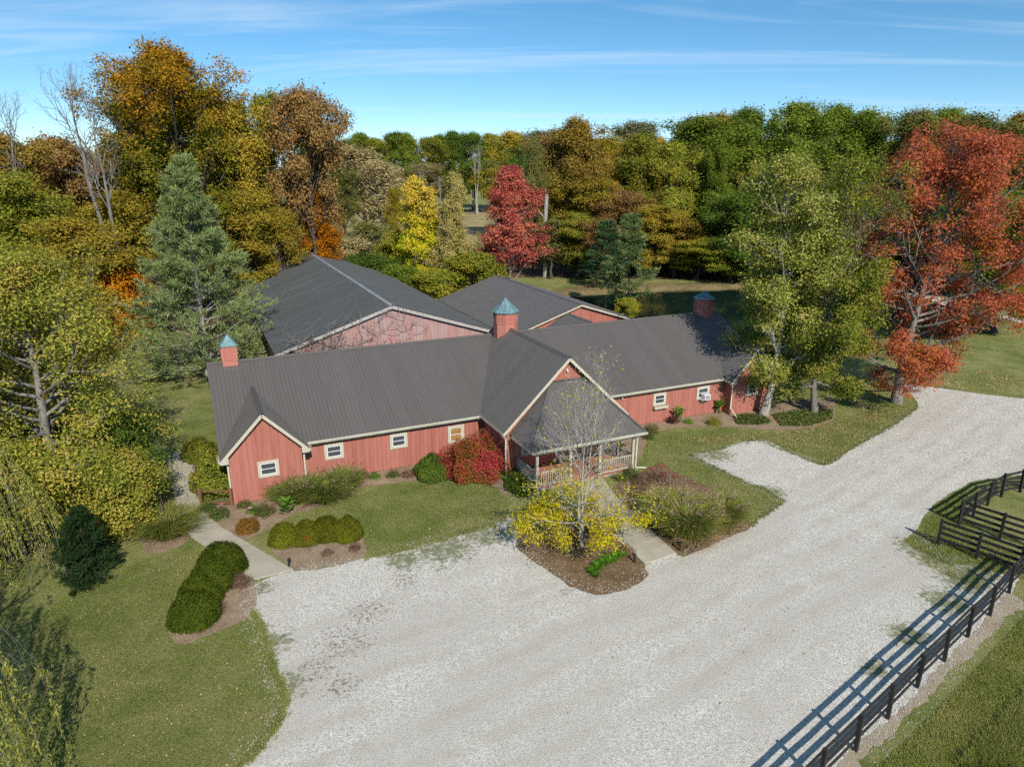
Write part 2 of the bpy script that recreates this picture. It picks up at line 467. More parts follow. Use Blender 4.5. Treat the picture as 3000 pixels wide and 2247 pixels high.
def sheet_poly(name, pts, z, mat, jit=0.05, step=0.3, smooth=True, kind='structure'):
    o = outline(pts, step, jit, smooth)
    me = bpy.data.meshes.new(name)
    me.from_pydata([(p[0], p[1], z) for p in o], [], [tuple(range(len(o)))]); me.update(); me.materials.append(mat)
    if me.polygons[0].normal.z < 0: me.flip_normals()
    return tag(link(bpy.data.objects.new(name, me)), kind=kind)
def gp(*a): return [G(*p) for p in a]

gravel_px = [(797,2149),(833,2095),(840,2054),(828,2018),(806,1977),(788,1932),(779,1873),(772,1823),(742,1791),(751,1750),(747,1712),
 (800,1688),(862,1674),(930,1668),(1000,1655),(1068,1634),(1136,1622),(1226,1597),(1339,1565),(1453,1535),(1482,1529),(1511,1562),
 (1516,1600),(1548,1630),(1607,1669),(1670,1712),(1724,1735),(1779,1740),(1851,1714),(1895,1680),(1890,1655),(1982,1622),(2000,1630),(2081,1596),(2149,1569),(2195,1542),
 (2254,1503),(2296,1468),(2226,1427),(2158,1399),(2091,1368),(2023,1336),(2091,1318),(2149,1302),(2217,1287),(2254,1293),(2294,1313),(2362,1347),(2407,1363),(2435,1359),
 (2466,1336),(2521,1300),(2579,1268),(2611,1250),(2670,1212),(2692,1192),(2682,1170),(2640,1126),(2670,1127),(2760,1138),(2851,1151),(2950,1163),(3150,1190),(3300,1300),(3150,1380),
 (2985,1392),(2923,1399),(2832,1417),(2745,1470),(2713,1512),(2687,1551),(2655,1580),(2690,1605),(2740,1628),(2783,1655),(2841,1648),(2890,1668),(2985,1690),
 (2960,1745),(2905,1812),(2845,1875),(2775,1945),(2700,2025),(2615,2112),(2520,2210),(2420,2320)]
gw = gp(*gravel_px) + [(6.0, 12.5), (-4.0, 11.0), (-9.5, 14.0), G(700, 2260), G(770, 2203)]
sheet_poly('gravel_drive', gw, 0.006, m_gravel, 0.045, 0.16)
sheet_poly('gravel_road', gp((2580,818),(2700,856),(2800,884),(2920,908),(3100,945),(3400,990),(3400,1010),(3080,965),(2900,926),(2790,902),(2690,872),(2570,830)), 0.006, m_gravel, 0.05, 0.5)
sheet_poly('farm_lane', gp((150,905),(300,893),(420,890),(560,888),(560,896),(420,900),(300,905),(150,920)), 0.006, m_sand, 0.1, 0.6)
sheet_poly('field', [(-170, 165), (-60, 158), (10, 168), (48, 190), (60, 320), (-190, 320)], 0.006, m_field, 0.6, 4)
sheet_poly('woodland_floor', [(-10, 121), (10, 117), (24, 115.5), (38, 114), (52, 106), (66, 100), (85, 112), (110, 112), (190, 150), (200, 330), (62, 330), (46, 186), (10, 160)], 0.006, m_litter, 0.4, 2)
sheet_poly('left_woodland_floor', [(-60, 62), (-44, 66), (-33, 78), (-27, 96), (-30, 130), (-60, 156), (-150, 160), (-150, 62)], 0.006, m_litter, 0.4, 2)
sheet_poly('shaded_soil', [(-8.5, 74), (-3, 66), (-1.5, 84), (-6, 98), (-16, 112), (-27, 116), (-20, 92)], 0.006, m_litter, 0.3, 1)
sheet_poly('fence_strip', gp((2955,1735),(2890,1805),(2830,1868),(2760,1938),(2685,2015),(2600,2100),(2505,2200),(2395,2330),(2440,2360),(2535,2225),(2632,2130),(2722,2040),(2800,1955),(2868,1888),(2930,1825),(3005,1765)), 0.012, m_sand, 0.09, 0.2)

def beds():
    wall = [bw(.5, -.85), bw(4.3, -.85), bw(4.35, .1), bw(15.5, .1), bw(15.6, -3.5), bw(16.1, -6.3)]
    L = gp((1500,1450),(1470,1440),(1430,1408),(1350,1401),(1274,1405),(1129,1419),(1050,1430),(1003,1461),(912,1493),(850,1512),(800,1543),(745,1568),(700,1585),(655,1556),(606,1516),(592,1490))
    sheet_poly('mulch_bed', wall + L, 0.012, m_mulchpale, 0.05)
    sheet_poly('mulch_bed', gp((485,1815),(507,1865),(543,1890),(588,1870),(670,1838),(712,1822),(742,1790),(750,1745),(742,1705),(700,1672),(640,1740),(520,1780)), 0.012, m_mulchpale, 0.05)
    sheet_poly('mulch_bed', gp((800,1600),(812,1628),(847,1655),(872,1672),(930,1666),(1000,1652),(1066,1630),(1073,1600),(1050,1560),(930,1560)), 0.012, m_mulchpale, 0.05)
    sheet_poly('mulch_bed', gp((1508,1568),(1511,1608),(1546,1634),(1605,1673),(1668,1716),(1724,1739),(1779,1744),(1851,1718),(1899,1680),(1885,1652),(1835,1605),(1790,1567),(1740,1530),(1620,1545)), 0.012, m_mulch, 0.07)
    sheet_poly('mulch_bed', gp((1984,1626),(2081,1598),(2149,1571),(2199,1542),(2170,1490),(2080,1430),(1990,1385),(1930,1355),(1890,1375),(1800,1420),(1793,1445),(1843,1494),(1930,1580)), 0.012, m_mulch, 0.06)
    R_ = gp((2443,1228),(2375,1254),(2285,1261),(2172,1254),(2058,1250),(1959,1257),(1900,1280),(1880,1330),(1868,1352))
    sheet_poly('mulch_bed', [bw(23.4, -5.5), bw(23.9, .1), bw(35.2, .1), bw(35.3, -.85), bw(39.2, -.85), bw(42, -.5), bw(45.5, -1.5)] + R_, 0.012, m_mulchpale, 0.06)
    sheet_poly('mulch_bed', gp((403,1575),(421,1615),(475,1622),(543,1592),(560,1560),(500,1520),(430,1530)), 0.012, m_mulchpale, 0.06)
beds()

# concrete walks: a step above the soil, one slab per joint
def walk(name, stations, z=0.07, gap=0.012):
    root = empty(name); tag(root, kind='structure')
    for (l0, r0), (l1, r1) in zip(stations[:-1], stations[1:]):
        a, b, c_, d = (Vector(G(*q) + (0,)) for q in (l0, r0, r1, l1))
        up = ((d + c_) - (a + b)).normalized() * (gap / 2)
        poly = [a + up, b + up, c_ - up, d - up]
        nrm = (poly[1] - poly[0]).cross(poly[2] - poly[0])
        if nrm.z < 0: poly.reverse()
        o = MB().prism([(p.x, p.y, 0.001) for p in poly], (0, 0, z)).obj('slab', m_conc, root)
        bv = o.modifiers.new('edge', 'BEVEL'); bv.width = 0.008; bv.segments = 1
    return root
walk('side_walk', [((745,1699),(860,1671)),((686,1660),(795,1632)),((627,1619),(729,1594)),((561,1576),(652,1549)),((520,1522),(594,1502)),((512,1465),(584,1448)),((508,1405),(578,1388)),((505,1330),(560,1322))])
walk('side_pad', [((430,1402),(504,1404)),((438,1334),(501,1330))])
walk('front_walk', [((1888.5,1654),(1982.7,1623.5)),((1838,1608),(1928,1576)),((1791,1567),(1880,1527)),((1745,1520),(1838,1489)),((1722,1480),(1800,1451)),((1700,1440),(1775,1415)),((1690,1412),(1758,1396))], 0.075)
walk('branch_walk', [((1513,1562),(1479,1524)),((1580,1540),(1553,1505)),((1650,1520),(1630,1488)),((1738,1500),(1722,1482))], 0.07)

# ------------------------------------------------------------------ building materials
def mat_planks(name, base, faded, streak, wear=0.5):
    t = MT(name); oi = t.n('ShaderNodeObjectInfo')
    p = t.vadd(t.objc(), t.scale(t.n('ShaderNodeCombineXYZ', {0: oi.outputs['Random'], 1: oi.outputs['Random'], 2: oi.outputs['Random']}).outputs[0], (37.0, 11.0, 23.0)))
    g = t.noise(t.scale(p, (9, 9, 0.5)), 1.0, 6, 0.65, 0.3)
    g2 = t.noise(t.scale(p, (40, 40, 1.2)), 1.0, 4, 0.6)
    f = t.math('ADD', t.math('MULTIPLY', g, 0.75), t.math('MULTIPLY', t.math('SUBTRACT', oi.outputs['Random'], 0.5), 0.16))
    c = t.ramp(f, [(0.12, base), (0.66, faded)])
    c = t.mix(t.math('MULTIPLY', t.ramp(g2, [(0.60, 0.0), (0.74, 1.0)]), wear), c, streak)
    sc_ = t.ramp(t.noise(t.scale(p, (2.5, 2.5, 1.0)), 1.6, 7, 0.7), [(0.64, 0.0), (0.72, 1.0)])
    c = t.mix(t.math('MULTIPLY', sc_, 0.35 * wear), c, tuple(x * 0.4 for x in base))
    return t.pbr(c, 0.85, t.bump(t.math('ADD', g2, g), 0.35, 0.01), spec=0.2)
m_red = mat_planks('faded_red_stain', (0.31, 0.10, 0.075), (0.52, 0.21, 0.16), (0.20, 0.07, 0.055))
m_redold = mat_planks('peeling_red_wood', (0.40, 0.15, 0.125), (0.45, 0.385, 0.375), (0.50, 0.46, 0.455), 0.8)
m_redcup = mat_planks('red_cupola_paint', (0.42, 0.15, 0.115), (0.55, 0.225, 0.18), (0.25, 0.07, 0.06), 0.3)
m_porchfloor = mat_planks('salmon_deck_paint', (0.36, 0.13, 0.10), (0.50, 0.22, 0.17), (0.24, 0.11, 0.09))
m_cream = mat_planks('cream_trim', (0.46, 0.42, 0.32), (0.58, 0.54, 0.43), (0.36, 0.35, 0.24), 0.4)
m_cedar = mat_planks('brown_cedar', (0.17, 0.075, 0.045), (0.27, 0.125, 0.08), (0.10, 0.05, 0.035), 0.4)
m_fence = mat_planks('black_stained_boards', (0.016, 0.015, 0.015), (0.050, 0.047, 0.045), (0.17, 0.165, 0.16), 0.55)
m_rake = mat_planks('bare_weathered_board', (0.30, 0.27, 0.25), (0.52, 0.49, 0.46), (0.20, 0.15, 0.13), 0.6)
m_white = simple('white_vinyl', (0.72, 0.73, 0.74), 0.5, 0.06)
m_gutter = simple('cream_gutter', (0.55, 0.53, 0.42), 0.5, 0.12, 2.0)
m_dark = simple('dark_metal', (0.02, 0.02, 0.021), 0.5, 0.2)
def mat_glass():
    t = MT('window_glass')
    return t.pbr((0.07, 0.075, 0.08), 0.08, None, spec=0.6)
m_glass = mat_glass()
m_shade = simple('amber_blind', (0.36, 0.19, 0.06), 0.7, 0.3, 6.0)
def mat_roof(name, c, rough, var, streak=0.0, spec=0.5, purlin=0.0):
    t = MT(name); oi = t.n('ShaderNodeObjectInfo')
    p = t.vadd(t.objc(), t.scale(t.n('ShaderNodeCombineXYZ', {0: oi.outputs['Random'], 1: oi.outputs['Random'], 2: oi.outputs['Random']}).outputs[0], (31.0, 47.0, 0.0)))
    n1 = t.noise(t.scale(p, (2.2, 0.6, 1)), 1.0, 6, 0.65); n2 = t.noise(p, 14, 3, 0.6)
    f = t.math('ADD', t.math('ADD', t.math('MULTIPLY', n1, 0.6), t.math('MULTIPLY', n2, 0.12)), t.math('MULTIPLY', oi.outputs['Random'], 0.22))
    cc = t.ramp(f, [(0.3, tuple(x * (1 - var) for x in c)), (0.8, tuple(x * (1 + var) for x in c))])
    if streak:
        s_ = t.ramp(t.noise(t.scale(p, (0.9, 0.10, 1)), 1.3, 5, 0.6), [(0.52, 0.0), (0.72, 1.0)])
        cc = t.mix(t.math('MULTIPLY', s_, streak), cc, (0.24, 0.26, 0.265))
    bp = t.n('ShaderNodeBump', {'Height': t.noise(t.scale(p, (1.5, 1.0, 1)), 1.0, 3, 0.5), 'Strength': 0.12, 'Distance': 0.05}).outputs[0]
    return t.pbr(cc, t.math('ADD', rough, t.math('MULTIPLY', n1, 0.15)), bp, 0.0, spec)
m_roof = mat_roof('brown_steel_roofing', (0.122, 0.111, 0.103), 0.33, 0.10, 0.0, 0.45)
m_roofold = mat_roof('weathered_grey_roofing', (0.078, 0.083, 0.083), 0.55, 0.14, 0.16, 0.4)
m_roofbarn = mat_roof('slate_brown_roofing', (0.110, 0.104, 0.104), 0.42, 0.06, 0.0, 0.35)
m_ridgeold = simple('pale_ridge_cap', (0.28, 0.30, 0.33), 0.45, 0.25, 1.0)
def mat_verdigris():
    t = MT('verdigris_copper'); p = t.objc()
    c = t.ramp(t.noise(t.scale(p, (3, 3, 1.2)), 2.0, 6, 0.65), [(0.3, (0.09, 0.18, 0.21)), (0.55, (0.16, 0.27, 0.30)), (0.75, (0.25, 0.36, 0.37))])
    return t.pbr(c, 0.5, None, 0.1)
m_verd = mat_verdigris()

# ------------------------------------------------------------------ roofing, boards and windows
def yrange(poly, x):
    ys_ = []
    n = len(poly)
    for i in range(n):
        (x0, y0), (x1, y1) = poly[i], poly[(i + 1) % n]
        if min(x0, x1) - 1e-9 <= x <= max(x0, x1) + 1e-9:
            if abs(x1 - x0) < 1e-9: ys_ += [y0, y1]
            else: ys_.append(y0 + (y1 - y0) * (x - x0) / (x1 - x0))
    return (min(ys_), max(ys_)) if ys_ else (0.0, 0.0)
_pcache = {}
def roofing(parent, O, ex, ey, poly, mat, pitch=0.2286, nr=4, rib=0.021, ribw=0.03, deck=0.09, name='roof_panel', jit=0.002):
    """Ribbed steel panels laid side by side over a convex polygon (x along the eave, y up the slope) on a solid deck."""
    O = Vector(O); ex = Vector(ex).normalized(); ey = Vector(ey).normalized(); nz = ex.cross(ey)
    x1 = max(p[0] for p in poly); x0 = min(p[0] for p in poly); pw = pitch * nr; k = 0
    rr = random.Random(int(x1 * 100) + int(O.x * 7))
    while x0 + k * pw < x1 - 0.02:
        a = x0 + k * pw; prof = []
        for r in range(nr):
            b = a + r * pitch
            prof += [(b, 0), (b + pitch - 2 * ribw - 0.012, 0), (b + pitch - 1.5 * ribw - 0.006, rib), (b + pitch - 0.7 * ribw - 0.006, rib), (b + pitch - 0.004, 0)]
        prof = [(min(x, x1), h) for x, h in prof if x <= x1 + pitch]
        vs = []; key = []
        for x, h in prof:
            lo, hi = yrange(poly, x)
            vs += [(x - a, lo, h), (x - a, hi, h)]; key += [round(x - a, 3), round(lo, 3), round(hi, 3)]
        key = (mat.name, tuple(key))
        if key not in _pcache:
            me = bpy.data.meshes.new(name)
            me.from_pydata(vs, [], [(2*i, 2*i + 2, 2*i + 3, 2*i + 1) for i in range(len(prof) - 1)]); me.update(); me.materials.append(mat)
            _pcache[key] = me
        o = bpy.data.objects.new(name, _pcache[key]); link(o, parent)
        M = Matrix((ex, ey, nz)).transposed().to_4x4(); M.translation = O + ex * a + nz * (0.004 + rr.random() * jit)
        o.matrix_local = M; k += 1
    if deck:
        pts = [O + ex * p[0] + ey * p[1] - nz * 0.012 for p in poly]
        MB().prism(pts, -nz * deck).obj('roof_deck', m_deck, parent)
m_deck = simple('roof_deck_edge', (0.07, 0.063, 0.058), 0.6, 0.1)
def rect(w, h): return [(0, 0), (w, 0), (w, h), (0, h)]
def gable_roof(parent, uL, uR, ze, uc, zr, v0, v1, mat, capm=None, **kw):
    """Both slopes of a roof whose ridge runs along v at u = uc."""
    aL = Vector((uc - uL, 0, zr - ze)); aR = Vector((uc - uR, 0, zr - ze)); W = v1 - v0
    roofing(parent, (uL, v1, ze), (0, -1, 0), aL, rect(W, aL.length), mat, **kw)
    roofing(parent, (uR, v0, ze), (0, 1, 0), aR, rect(W, aR.length), mat, **kw)
    c = 0.17
    sl = (zr - ze) / (uc - uL)
    MB().add([(uc - c, v0 - .01, zr - c * sl + .034), (uc, v0 - .01, zr + .045), (uc + c, v0 - .01, zr - c * sl + .034),
              (uc - c, v1, zr - c * sl + .034), (uc, v1, zr + .045), (uc + c, v1, zr - c * sl + .034)], [(0, 1, 4, 3), (1, 2, 5, 4)]).obj('ridge_cap', capm or mat, parent)
_kc = {}
def planks(parent, O, ex, W, top, mat, z0=0.04, w=0.25, th=0.022, name='plank', seed=1):
    """Vertical boards on a wall face; top(x) is the height of the wall there; the outer face looks to ex turned clockwise."""
    O = Vector(O); ex = Vector(ex).normalized(); nrm = Vector((ex.y, -ex.x, 0)); rr = random.Random(seed)
    x = 0.0
    while x < W - 0.02:
        ww = min(w * rr.choice((0.9, 1.0, 1.0, 1.1)), W - x); g = 0.004
        a, b = top(x + g), top(x + ww - g)
        key = (mat.name, round(ww, 3), round(a, 2), round(b, 2), round(z0, 2), th)
        if key not in _kc:
            _kc[key] = MB().prism([(g, 0, z0), (ww - g, 0, z0), (ww - g, 0, b), (g, 0, a)], (0, -th, 0)).mesh(name, mat)
        o = bpy.data.objects.new(name, _kc[key]); link(o, parent)
        M = Matrix((ex, -nrm, Vector((0, 0, 1)))).transposed().to_4x4(); M.translation = O + ex * x + nrm * (0.003 + rr.random() * 0.005)
        o.matrix_local = M; x += ww
def window(parent, u0, u1, z0, z1, v, pane=None, trim=0.15, sashlow=True, sill=None):
    """Double-hung window in a wall that faces -v: trim, white sash, two panes, meeting rail."""
    f = v - 0.032
    w = MB()
    w.box(u0, u1, f - .035, f, z1 - trim, z1).box(u0, u1, f - .035, f, z0, z0 + trim)
    w.box(u0, u0 + trim, f - .034, f, z0 + trim + .001, z1 - trim - .001).box(u1 - trim, u1, f - .034, f, z0 + trim + .001, z1 - trim - .001)
    root = w.obj('window', m_cream, parent)
    a, b, c_, d = u0 + trim, u1 - trim, z0 + trim, z1 - trim; s = 0.045; mz = (c_ + d) / 2
    MB().box(a, a + s, f - .028, f, c_, d).box(b - s, b, f - .028, f, c_, d).box(a + s, b - s, f - .027, f, c_, c_ + s).box(a + s, b - s, f - .027, f, d - s, d).obj('sash', m_white, root)
    MB().box(a + s, b - s, f - .026, f - .002, mz - .02, mz + .02).obj('meeting_rail', m_white, root)
    for q0, q1 in ((c_ + s, mz - .02), (mz + .02, d - s)):
        MB().box(a + s, b - s, f - .012, f - .004, q0, q1).obj('pane', pane or m_glass, root)
    return root
def gutter(parent, a, b, name='gutter'):
    a = Vector(a); b = Vector(b); t = (b - a).normalized(); o = Vector((t.y, -t.x, 0))
    prof = [(0, 0.02), (0, -.13), (.075, -.13), (.125, -.03), (.125, .0), (.112, .0), (.112, -.03), (.07, -.117), (.013, -.117), (.013, .02)]
    m = MB(); vs = [a + o * x + Vector((0, 0, z)) for x, z in prof]
    n = len(vs); vs2 = [p + (b - a) for p in vs]
    m.add(vs + vs2, [tuple(range(n - 1, -1, -1)), tuple(range(n, 2 * n))] + [(i, (i + 1) % n, n + (i + 1) % n, n + i) for i in range(n)])
    m.obj(name, m_gutter, parent)
def downspout(parent, pts, name='downspout'):
    m = MB()
    for a, b in zip(pts[:-1], pts[1:]): m.bar(a, b, 0.09, 0.07, (0.3, 1, 0.1))
    m.obj(name, m_gutter, parent)
def cupola(parent, u, v, zb, z0, z1, zt, r, n, rot, lou):
    """Louvred cupola: n-sided body from zb (inside the roof) to z1, louvres from z0, copper roof to zt."""
    body = MB().lathe([(r, zb), (r, z1)], n, u, v, rot).obj('cupola', m_redcup, parent)
    MB().lathe([(r * 1.12, z1 - .02), (r * 1.14, z1 + .03), (r * 1.10, z1 + .05), (r * 0.55, z1 + (zt - z1) * .52), (0.05, zt)], n, u, v, rot).obj('cupola_roof', m_verd, body)
    seam = MB()
    for j in range(n):
        q = rot + 2 * math.pi * j / n
        c_, s_ = math.cos(q), math.sin(q)
        seam.tube([(u + r*1.12*c_, v + r*1.12*s_, z1 + .055), (u + r*.55*c_, v + r*.55*s_, z1 + (zt - z1)*.52 + .012), (u + .05*c_, v + .05*s_, zt)], .016, 4)
    seam.tube([(u, v, zt - .05), (u, v, zt + .12)], 0.04, 6, 0.008)
    seam.obj('roof_seam', m_verd, body)
    for j in range(n):
        q0 = rot + 2 * math.pi * j / n; q1 = q0 + 2 * math.pi / n; qm = (q0 + q1) / 2
        nx_, ny_ = math.cos(qm), math.sin(qm)
        if ny_ > 0.35: continue
        ap = r * math.cos(math.pi / n); hw = r * math.sin(math.pi / n) - 0.05
        tx, ty = -ny_, nx_
        m = MB(); ns = 9
        for i in range(ns):
            z = z0 + .05 + (z1 - z0 - .1) * (i + .5) / ns
            cxx, cyy = u + nx_ * (ap + .012), v + ny_ * (ap + .012)
            m.bar((cxx - tx * hw * .86, cyy - ty * hw * .86, z), (cxx + tx * hw * .86, cyy + ty * hw * .86, z), 0.035, 0.012, (nx_ * .7, ny_ * .7, .7))
        for sgn in (-1, 1):
            m.bar((u + nx_*(ap+.012) + tx*hw*.93*sgn, v + ny_*(ap+.012) + ty*hw*.93*sgn, z0), (u + nx_*(ap+.012) + tx*hw*.93*sgn, v + ny_*(ap+.012) + ty*hw*.93*sgn, z1 - .03), 0.06, 0.04, (nx_, ny_, 0))
        for z in (z0, z1 - .04):
            m.bar((u + nx_*(ap+.012) - tx*hw, v + ny_*(ap+.012) - ty*hw, z), (u + nx_*(ap+.012) + tx*hw, v + ny_*(ap+.012) + ty*hw, z), 0.045, 0.06)
        m.obj('louvre', m_redcup, body)
    return body

# ------------------------------------------------------------------ the red stable in front
stable = empty('stable_building', (BX, BY, 0), PHI)
tag(stable, 'long red board stable with brown ribbed steel roof, three gables and a hip-roofed porch', 'building')
ZE, ZR, VR = 2.74, 6.27, 6.3
SL = (ZR - ZE) / (VR + .4)
core = MB().prism([(.42, .02, 0), (.42, 12.58, 0), (.42, 12.58, ZE + .05), (.42, VR, ZR - .16), (.42, .02, ZE + .05)], (38.8, 0, 0))
core.obj('wall', m_red, stable)
MB().prism([(.44, -.90, 0), (4.24, -.90, 0), (4.24, -.90, 2.85), (2.34, -.90, 4.88), (.44, -.90, 2.85)], (0, .9, 0)).obj('wall', m_red, stable)
MB().prism([(35.4, -.90, 0), (39.2, -.90, 0), (39.2, -.90, 2.85), (37.3, -.90, 4.88), (35.4, -.90, 2.85)], (0, .9, 0)).obj('wall', m_red, stable)
MB().prism([(15.78, -3.57, 0), (23.72, -3.57, 0), (23.72, -3.57, 2.95), (19.75, -3.57, 6.76), (15.78, -3.57, 2.95)], (0, 3.6, 0)).obj('wall', m_red, stable)
ztop = lambda x: ZE + .12
planks(stable, (4.26, 0, 0), (1, 0, 0), 11.5, ztop, m_red, seed=2)
planks(stable, (23.74, 0, 0), (1, 0, 0), 11.64, ztop, m_red, seed=3)
gtop = lambda x: min(2.82 + 1.03 * x, 2.82 + 1.03 * (3.84 - x)) - .02
planks(stable, (.42, -.92, 0), (1, 0, 0), 3.84, gtop, m_red, seed=4, z0=0.0)
planks(stable, (35.38, -.92, 0), (1, 0, 0), 3.84, gtop, m_red, seed=5, z0=0.0)
planks(stable, (4.26, -.90, 0), (0, 1, 0), .9, lambda x: 2.6, m_red, seed=6)
planks(stable, (35.38, 0, 0), (0, -1, 0), .9, lambda x: 2.6, m_red, seed=7)
planks(stable, (.42, 12.5, 0), (0, -1, 0), 12.5, lambda x: ZE + .02 + SL * min(x, 12.6 - x) * .97, m_red, seed=8, w=.3)
ctop = lambda x: min(2.92 + .958 * x, 2.92 + .958 * (7.98 - x)) - .03
planks(stable, (15.76, -3.59, 0), (1, 0, 0), 7.98, ctop, m_red, seed=9, z0=0.1)
planks(stable, (15.76, 0, 0), (0, -1, 0), 3.57, lambda x: 2.75, m_red, seed=10)
planks(stable, (23.74, -3.57, 0), (0, 1, 0), 3.57, lambda x: 2.75, m_red, seed=11)
# roofs
ey = Vector((0, VR + .4, ZR - ZE))
roofing(stable, (0, -.4, ZE), (1, 0, 0), ey, rect(39.62, ey.length), m_roof)
ey2 = Vector((0, -(VR + .4), ZR - ZE))
roofing(stable, (39.62, 13.0, ZE), (-1, 0, 0), ey2, rect(39.62, ey2.length), m_roof, nr=8)
MB().add([(0, VR - .2, ZR - .2*SL + .036), (39.62, VR - .2, ZR - .2*SL + .036), (39.62, VR, ZR + .05), (0, VR, ZR + .05), (39.62, VR + .2, ZR - .2*SL + .036), (0, VR + .2, ZR - .2*SL + .036)],
         [(0, 1, 2, 3), (3, 2, 4, 5)]).obj('ridge_cap', m_roof, stable)
gable_roof(stable, .0, 4.68, 2.70, 2.34, 5.11, -1.28, 4.3, m_roof)
gable_roof(stable, 34.96, 39.64, 2.70, 37.3, 5.11, -1.28, 4.3, m_roof)
gable_roof(stable, 15.4, 24.1, 2.78, 19.75, 6.96, -3.97, 6.9, m_roof)
# hip roof of the porch
PE, PT, pv0, pv1, pu0, pu1, pa, pb = 2.56, 5.45, -6.75, -3.62, 15.93, 23.57, 18.72, 20.88
ey = Vector((0, pv1 - pv0, PT - PE))
roofing(stable, (pu0, pv0, PE), (1, 0, 0), ey, [(0, 0), (pu1 - pu0, 0), (pb - pu0, ey.length), (pa - pu0, ey.length)], m_roof)
eyl = Vector((pa - pu0, 0, PT - PE))
roofing(stable, (pu0, pv1, PE), (0, -1, 0), eyl, [(0, 0), (pv1 - pv0, 0), (0.0, eyl.length)], m_roof)
eyr = Vector((pb - pu1, 0, PT - PE))
roofing(stable, (pu1, pv0, PE), (0, 1, 0), eyr, [(0, 0), (pv1 - pv0, 0), (pv1 - pv0, eyr.length)], m_roof)
for (ua, ub) in ((pu0, pa), (pu1, pb)):
    MB().bar((ua, pv0, PE + .03), (ub, pv1, PT + .03), .2, .03).obj('hip_cap', m_roof, stable)
MB().bar((pa - .1, pv1 + .0, PT + .05), (pb + .1, pv1 + .0, PT + .05), .25, .05).obj('hip_cap', m_roof, stable)
# fascias and rake boards
def rakes(parent, uL, uR, ze, uc, zr, v, mat, w=0.17, drop=0.14):
    for u in (uL, uR):
        MB().bar((u, v - .012, ze - drop + .02), (uc, v - .012, zr - drop + .02), 0.03, w, (0, 0, 1)).obj('rake_board', mat, parent)
rakes(stable, .0, 4.68, 2.70, 2.34, 5.11, -1.28, m_cream)
rakes(stable, 34.96, 39.64, 2.70, 37.3, 5.11, -1.28, m_cream)
rakes(stable, 15.4, 24.1, 2.78, 19.75, 6.96, -3.97, m_cream)
for u, s in ((.0, 1), (4.68, -1), (34.96, 1), (39.64, -1)):
    MB().prism([(u, -1.31, 2.50), (u + s * .42, -1.31, 2.50), (u + s * .42, -1.31, 2.95), (u, -1.31, 2.64)] if s > 0 else [(u + s * .42, -1.31, 2.50), (u, -1.31, 2.50), (u, -1.31, 2.64), (u + s * .42, -1.31, 2.95)], (0, .38, 0)).obj('eave_return', m_cream, stable)
for a, b in (((4.7, -.405, ZE - .10), (15.38, -.405, ZE - .10)), ((24.12, -.405, ZE - .10), (34.94, -.405, ZE - .10)), ((pu0 + .02, pv0, PE - .10), (pu1 - .02, pv0, PE - .10))):
    MB().bar((a[0], a[1] + .012, a[2]), (b[0], b[1] + .012, b[2]), .026, .19).obj('fascia', m_cream, stable)
MB().box(4.7, 15.38, -.38, -.0, ZE - .13, ZE - .11).obj('soffit', m_cream, stable)
MB().box(24.12, 34.94, -.38, -.0, ZE - .13, ZE - .11).obj('soffit', m_cream, stable)
gutter(stable, (4.74, -.42, ZE - .01), (15.36, -.42, ZE - .01))
gutter(stable, (24.14, -.42, ZE - .01), (34.92, -.42, ZE - .01))
gutter(stable, (pu0 - .05, pv0 - .02, PE - .01), (pu1 + .05, pv0 - .02, PE - .01))
gutter(stable, (15.40, -.45, 2.77), (15.40, -3.97, 2.77))
gutter(stable, (pu0 - .01, -3.99, PE - .01), (pu0 - .01, pv0 + .02, PE - .01))
gutter(stable, (34.94, -.50, 2.69), (34.94, -1.28, 2.69))
gutter(stable, (4.70, -1.28, 2.69), (4.70, -.50, 2.69))
gutter(stable, (-.02, -.30, 2.69), (-.02, -1.28, 2.69))
downspout(stable, [(.18, -1.05, 2.52), (.36, -.98, 2.3), (.36, -.98, .1)])
downspout(stable, [(4.74, -.95, 2.52), (4.38, -.98, 2.3), (4.38, -.98, .1)])
downspout(stable, [(15.36, -3.85, 2.6), (15.66, -3.70, 2.35), (15.66, -3.70, .25), (15.4, -4.4, .08)])
downspout(stable, [(34.9, -1.2, 2.55), (35.3, -1.0, 2.25), (35.28, -1.0, .55), (35.1, -2.0, .10)])
downspout(stable, [(23.1, -6.55, 2.4), (23.12, -6.45, .2), (23.9, -6.5, .08)])
